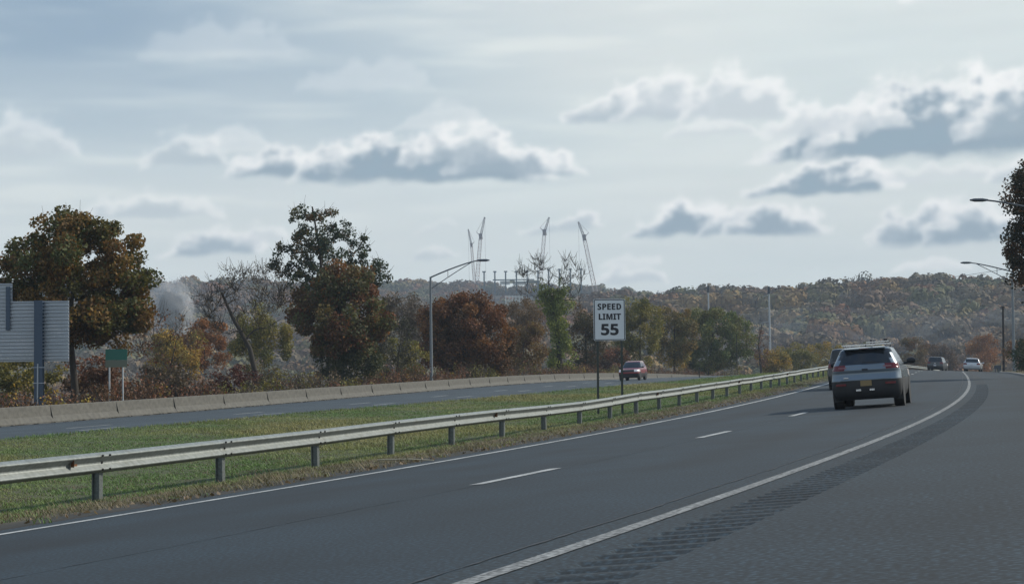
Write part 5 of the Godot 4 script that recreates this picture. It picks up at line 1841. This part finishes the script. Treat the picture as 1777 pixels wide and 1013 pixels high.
func make_grass() -> void:
	var rng := RandomNumberGenerator.new()
	rng.seed = 501
	var nz := FastNoiseLite.new()
	nz.seed = 19
	nz.frequency = 0.11
	var o := Node3D.new()
	o.name = numbered("median_grass")
	add_child(o)
	tag(o, "mown green grass with dry patches covering the median between the carriageways", "grass", "", "stuff")
	var dry := Node3D.new()
	dry.name = numbered("dry_weeds")
	add_child(dry)
	tag(dry, "dry brown weeds and straw along the left pavement edge under the guardrail", "weeds", "", "stuff")
	var green := [[], []]
	var gt := [[], []]
	var brown: Array = []
	var bt: Array = []
	var s := 0.0
	while s < 190.0:
		var far := clampf(s / 110.0, 0.0, 1.0)
		var gap := lerpf(0.15, 0.42, far)
		var ur := rail_u(s)
		var un := near_u(s)
		var u := -0.75
		while u > un + 0.02:
			var pu := u + rng.randf_range(-0.5, 0.5) * gap
			var ps := s + rng.randf_range(-0.5, 0.5) * gap
			u -= gap
			var p := at_su(ps, pu, 0.03)
			var v := nz.get_noise_2d(ps * 1.1, pu * 1.4)
			var v2 := nz.get_noise_2d(ps * 0.3 + 50.0, pu * 0.45)
			var in_dry := 0.92 * smoothstep(ur - 0.3 + v * 1.6, ur + 1.3 + v * 1.6, pu)
			if pu > -1.15 and rng.randf() < 0.75: continue
			var bas := Basis(Vector3.UP, rng.randf() * TAU)
			if rng.randf() < in_dry:
				if rng.randf() < 0.5: continue
				brown.append(Transform3D(bas.scaled(Vector3.ONE * rng.randf_range(0.5, 1.15) * lerpf(1.0, 1.5, far)), p))
				var t := Color(0.21, 0.165, 0.095) if rng.randf() < 0.5 else Color(0.29, 0.24, 0.15) if rng.randf() < 0.4 else Color(0.13, 0.12, 0.055)
				bt.append(t * rng.randf_range(0.75, 1.2))
			else:
				var k := 0 if v2 < 0.12 else 1
				if pu < un + 0.5: k = 1
				green[k].append(Transform3D(bas.scaled(Vector3.ONE * rng.randf_range(0.7, 1.25) * lerpf(1.0, 2.0, far)), p))
				var c := Color(0.135, 0.215, 0.062).lerp(Color(0.33, 0.30, 0.125), clampf(0.34 + v * 0.8 + v2 * 1.5, 0.0, 1.0))
				if rng.randf() < 0.10: c = Color(0.17, 0.14, 0.08)
				gt[k].append(c * rng.randf_range(0.8, 1.2))
		s += gap
	# verge on the right
	s = 40.0
	while s < 190.0:
		for k in 16:
			var pu := KERB_U + 0.4 + rng.randf() * 6.0
			var p := at_su(s + rng.randf_range(-0.3, 0.3), pu, 0.0)
			brown.append(Transform3D(Basis(Vector3.UP, rng.randf() * TAU).scaled(Vector3.ONE * rng.randf_range(0.6, 1.2)), p))
			bt.append(Color(0.24, 0.20, 0.135) * rng.randf_range(0.7, 1.1) if pu < KERB_U + 2.6 else Color(0.085, 0.10, 0.04))
		s += 0.6
	scatter("tufts", tuft_mesh(510, 14, 0.05, 0.13, 0.9, 0.013), green[0], gt[0], o)
	scatter("tufts", tuft_mesh(511, 15, 0.085, 0.13, 0.8, 0.012), green[1], gt[1], o)
	scatter("tufts", tuft_mesh(512, 16, 0.085, 0.17, 1.3, 0.010), brown, bt, dry)

func make_litter() -> void:
	var rng := RandomNumberGenerator.new()
	rng.seed = 601
	# crumpled white scrap in the grass
	var b := B.new()
	var rows: Array = []
	for i in 6:
		var row: Array = []
		for j in 9:
			var a := TAU * j / 8.0
			var e := -PI * 0.5 + PI * i / 5.0
			var r := 0.13 * (1.0 + 0.35 * sin(a * 3.0 + i) * cos(e))
			row.append(Vector3(cos(a) * cos(e) * r * 1.6, sin(e) * r * 0.6 + 0.07, sin(a) * cos(e) * r))
		rows.append(row)
	b.grid(rows, Vector3.DOWN)
	var o := part("crumpled_bag", b, mats.litter, self)
	tag(o, "crumpled white bag lying in the median grass", "litter")
	o.position = at_su(24.0, -8.9, 0.03)
	b = B.new()
	b.tube([Vector3(-0.5, 0.03, 0), Vector3(0.1, 0.05, 0.05), Vector3(0.55, 0.03, -0.02)], [0.012, 0.016, 0.010], 5)
	o = part("pale_stick", b, mats.straw, self)
	tag(o, "pale stick lying in the dry weeds at the pavement edge", "stick")
	o.position = at_su(11.4, -0.95, 0.03)
	o.rotation.y = -0.3
	# dead leaves and grit gathered at the foot of the barrier and on the dirt edge
	var lb := B.new()
	for k in 900:
		var s := rng.randf_range(15.0, 170.0)
		var p := at_su(s, BAR_U + 0.05 + absf(rng.randfn()) * 0.18, 0.01)
		var a := Vector3(rng.randf_range(-1, 1), 0, rng.randf_range(-1, 1)).normalized() * rng.randf_range(0.04, 0.16)
		var c := Vector3(-a.z, 0.02, a.x) * 0.6
		lb.quad(p - a, p + c + Vector3(0, 0.03, 0), p + a, p - c, Vector3.UP, Color(0.035, 0.026, 0.018) * rng.randf_range(0.7, 2.2))
	for k in 700:
		var s := rng.randf_range(0.0, 70.0)
		var p := at_su(s, rng.randf_range(-1.5, -0.45), 0.025)
		var a := Vector3(rng.randf_range(-1, 1), 0, rng.randf_range(-1, 1)).normalized() * rng.randf_range(0.015, 0.05)
		var c := Vector3(-a.z, 0.03, a.x) * 0.6
		lb.quad(p - a, p + c + Vector3(0, 0.015, 0), p + a, p - c, Vector3.UP, Color(0.16, 0.12, 0.08) * rng.randf_range(0.4, 1.8))
	o = part("dead_leaves", lb, mats.leaf, self)
	tag(o, "dead leaves and grit gathered along the barrier foot and pavement edge", "leaves", "", "stuff")

func make_smoke() -> void:
	var rng := RandomNumberGenerator.new()
	rng.seed = 701
	var nz := FastNoiseLite.new()
	nz.seed = 5
	nz.frequency = 0.35
	var m := mat("smoke", Color(0.97, 0.98, 0.99, 0.040), 1.0)
	m.transparency = BaseMaterial3D.TRANSPARENCY_ALPHA
	m.specular_mode = BaseMaterial3D.SPECULAR_DISABLED
	var puff := func(b: B, at: Vector3, r: Vector3) -> void:
		var rows: Array = []
		var o := Vector3(rng.randf(), rng.randf(), rng.randf()) * 50.0
		var turn := Basis.from_euler(Vector3(rng.randf_range(-0.3, 0.3), rng.randf() * 6.0, rng.randf_range(-0.3, 0.3)))
		for i in 13:
			var row: Array = []
			for j in 19:
				var e := -PI * 0.5 + PI * i / 12.0
				var a := TAU * j / 18.0
				var d := Vector3(cos(a) * cos(e), sin(e), sin(a) * cos(e))
				row.append(at + turn * (d * r * (1.0 + 0.30 * nz.get_noise_3dv(d * 3.0 + o))))
			rows.append(row)
		b.grid(rows, Vector3.DOWN)
	var sb := B.new()
	for k in 64:
		var t := k / 63.0
		var r := lerpf(1.8, 3.6, t) * rng.randf_range(0.45, 1.3)
		puff.call(sb, W(-85.4 + rng.randf_range(-3.2, 3.2) * (0.4 + 0.9 * t) - 2.2 * t, 4.5 + 12.5 * t + rng.randf_range(-1.5, 1.5), 420.0 + rng.randf_range(-3, 3)), Vector3(r, r * rng.randf_range(0.9, 1.7), r))
	var o := part("smoke_plume", sb, m, self)
	tag(o, "white smoke rising from the valley between the maple and the half bare tree", "smoke", "", "stuff")
	# smoke drifting low before the wooded hill on the right
	sb = B.new()
	for k in 9:
		puff.call(sb, W(lerpf(60.0, 185.0, k / 8.0) + rng.randf_range(-8, 8), rng.randf_range(0.0, 11.0), 560.0 + rng.randf_range(-20, 20)), Vector3(rng.randf_range(22, 40), rng.randf_range(3.0, 6.5), 9.0))
	var m2: StandardMaterial3D = m.duplicate()
	m2.albedo_color = Color(0.93, 0.96, 1.0, 0.02)
	o = part("drifting_smoke", sb, m2, self)
	tag(o, "thin bluish smoke drifting low in front of the right hill", "smoke", "", "stuff")

func _ready() -> void:
	make_view()
	make_materials()
	lay_road_line()
	make_ground()
	make_terrain()
	make_roads()
	make_guardrail()
	make_barrier()
	make_vehicles()
	make_signs()
	make_poles()
	make_cranes()
	make_trees()
	make_brush()
	make_woods()
	make_grass()
	make_litter()
	make_smoke()
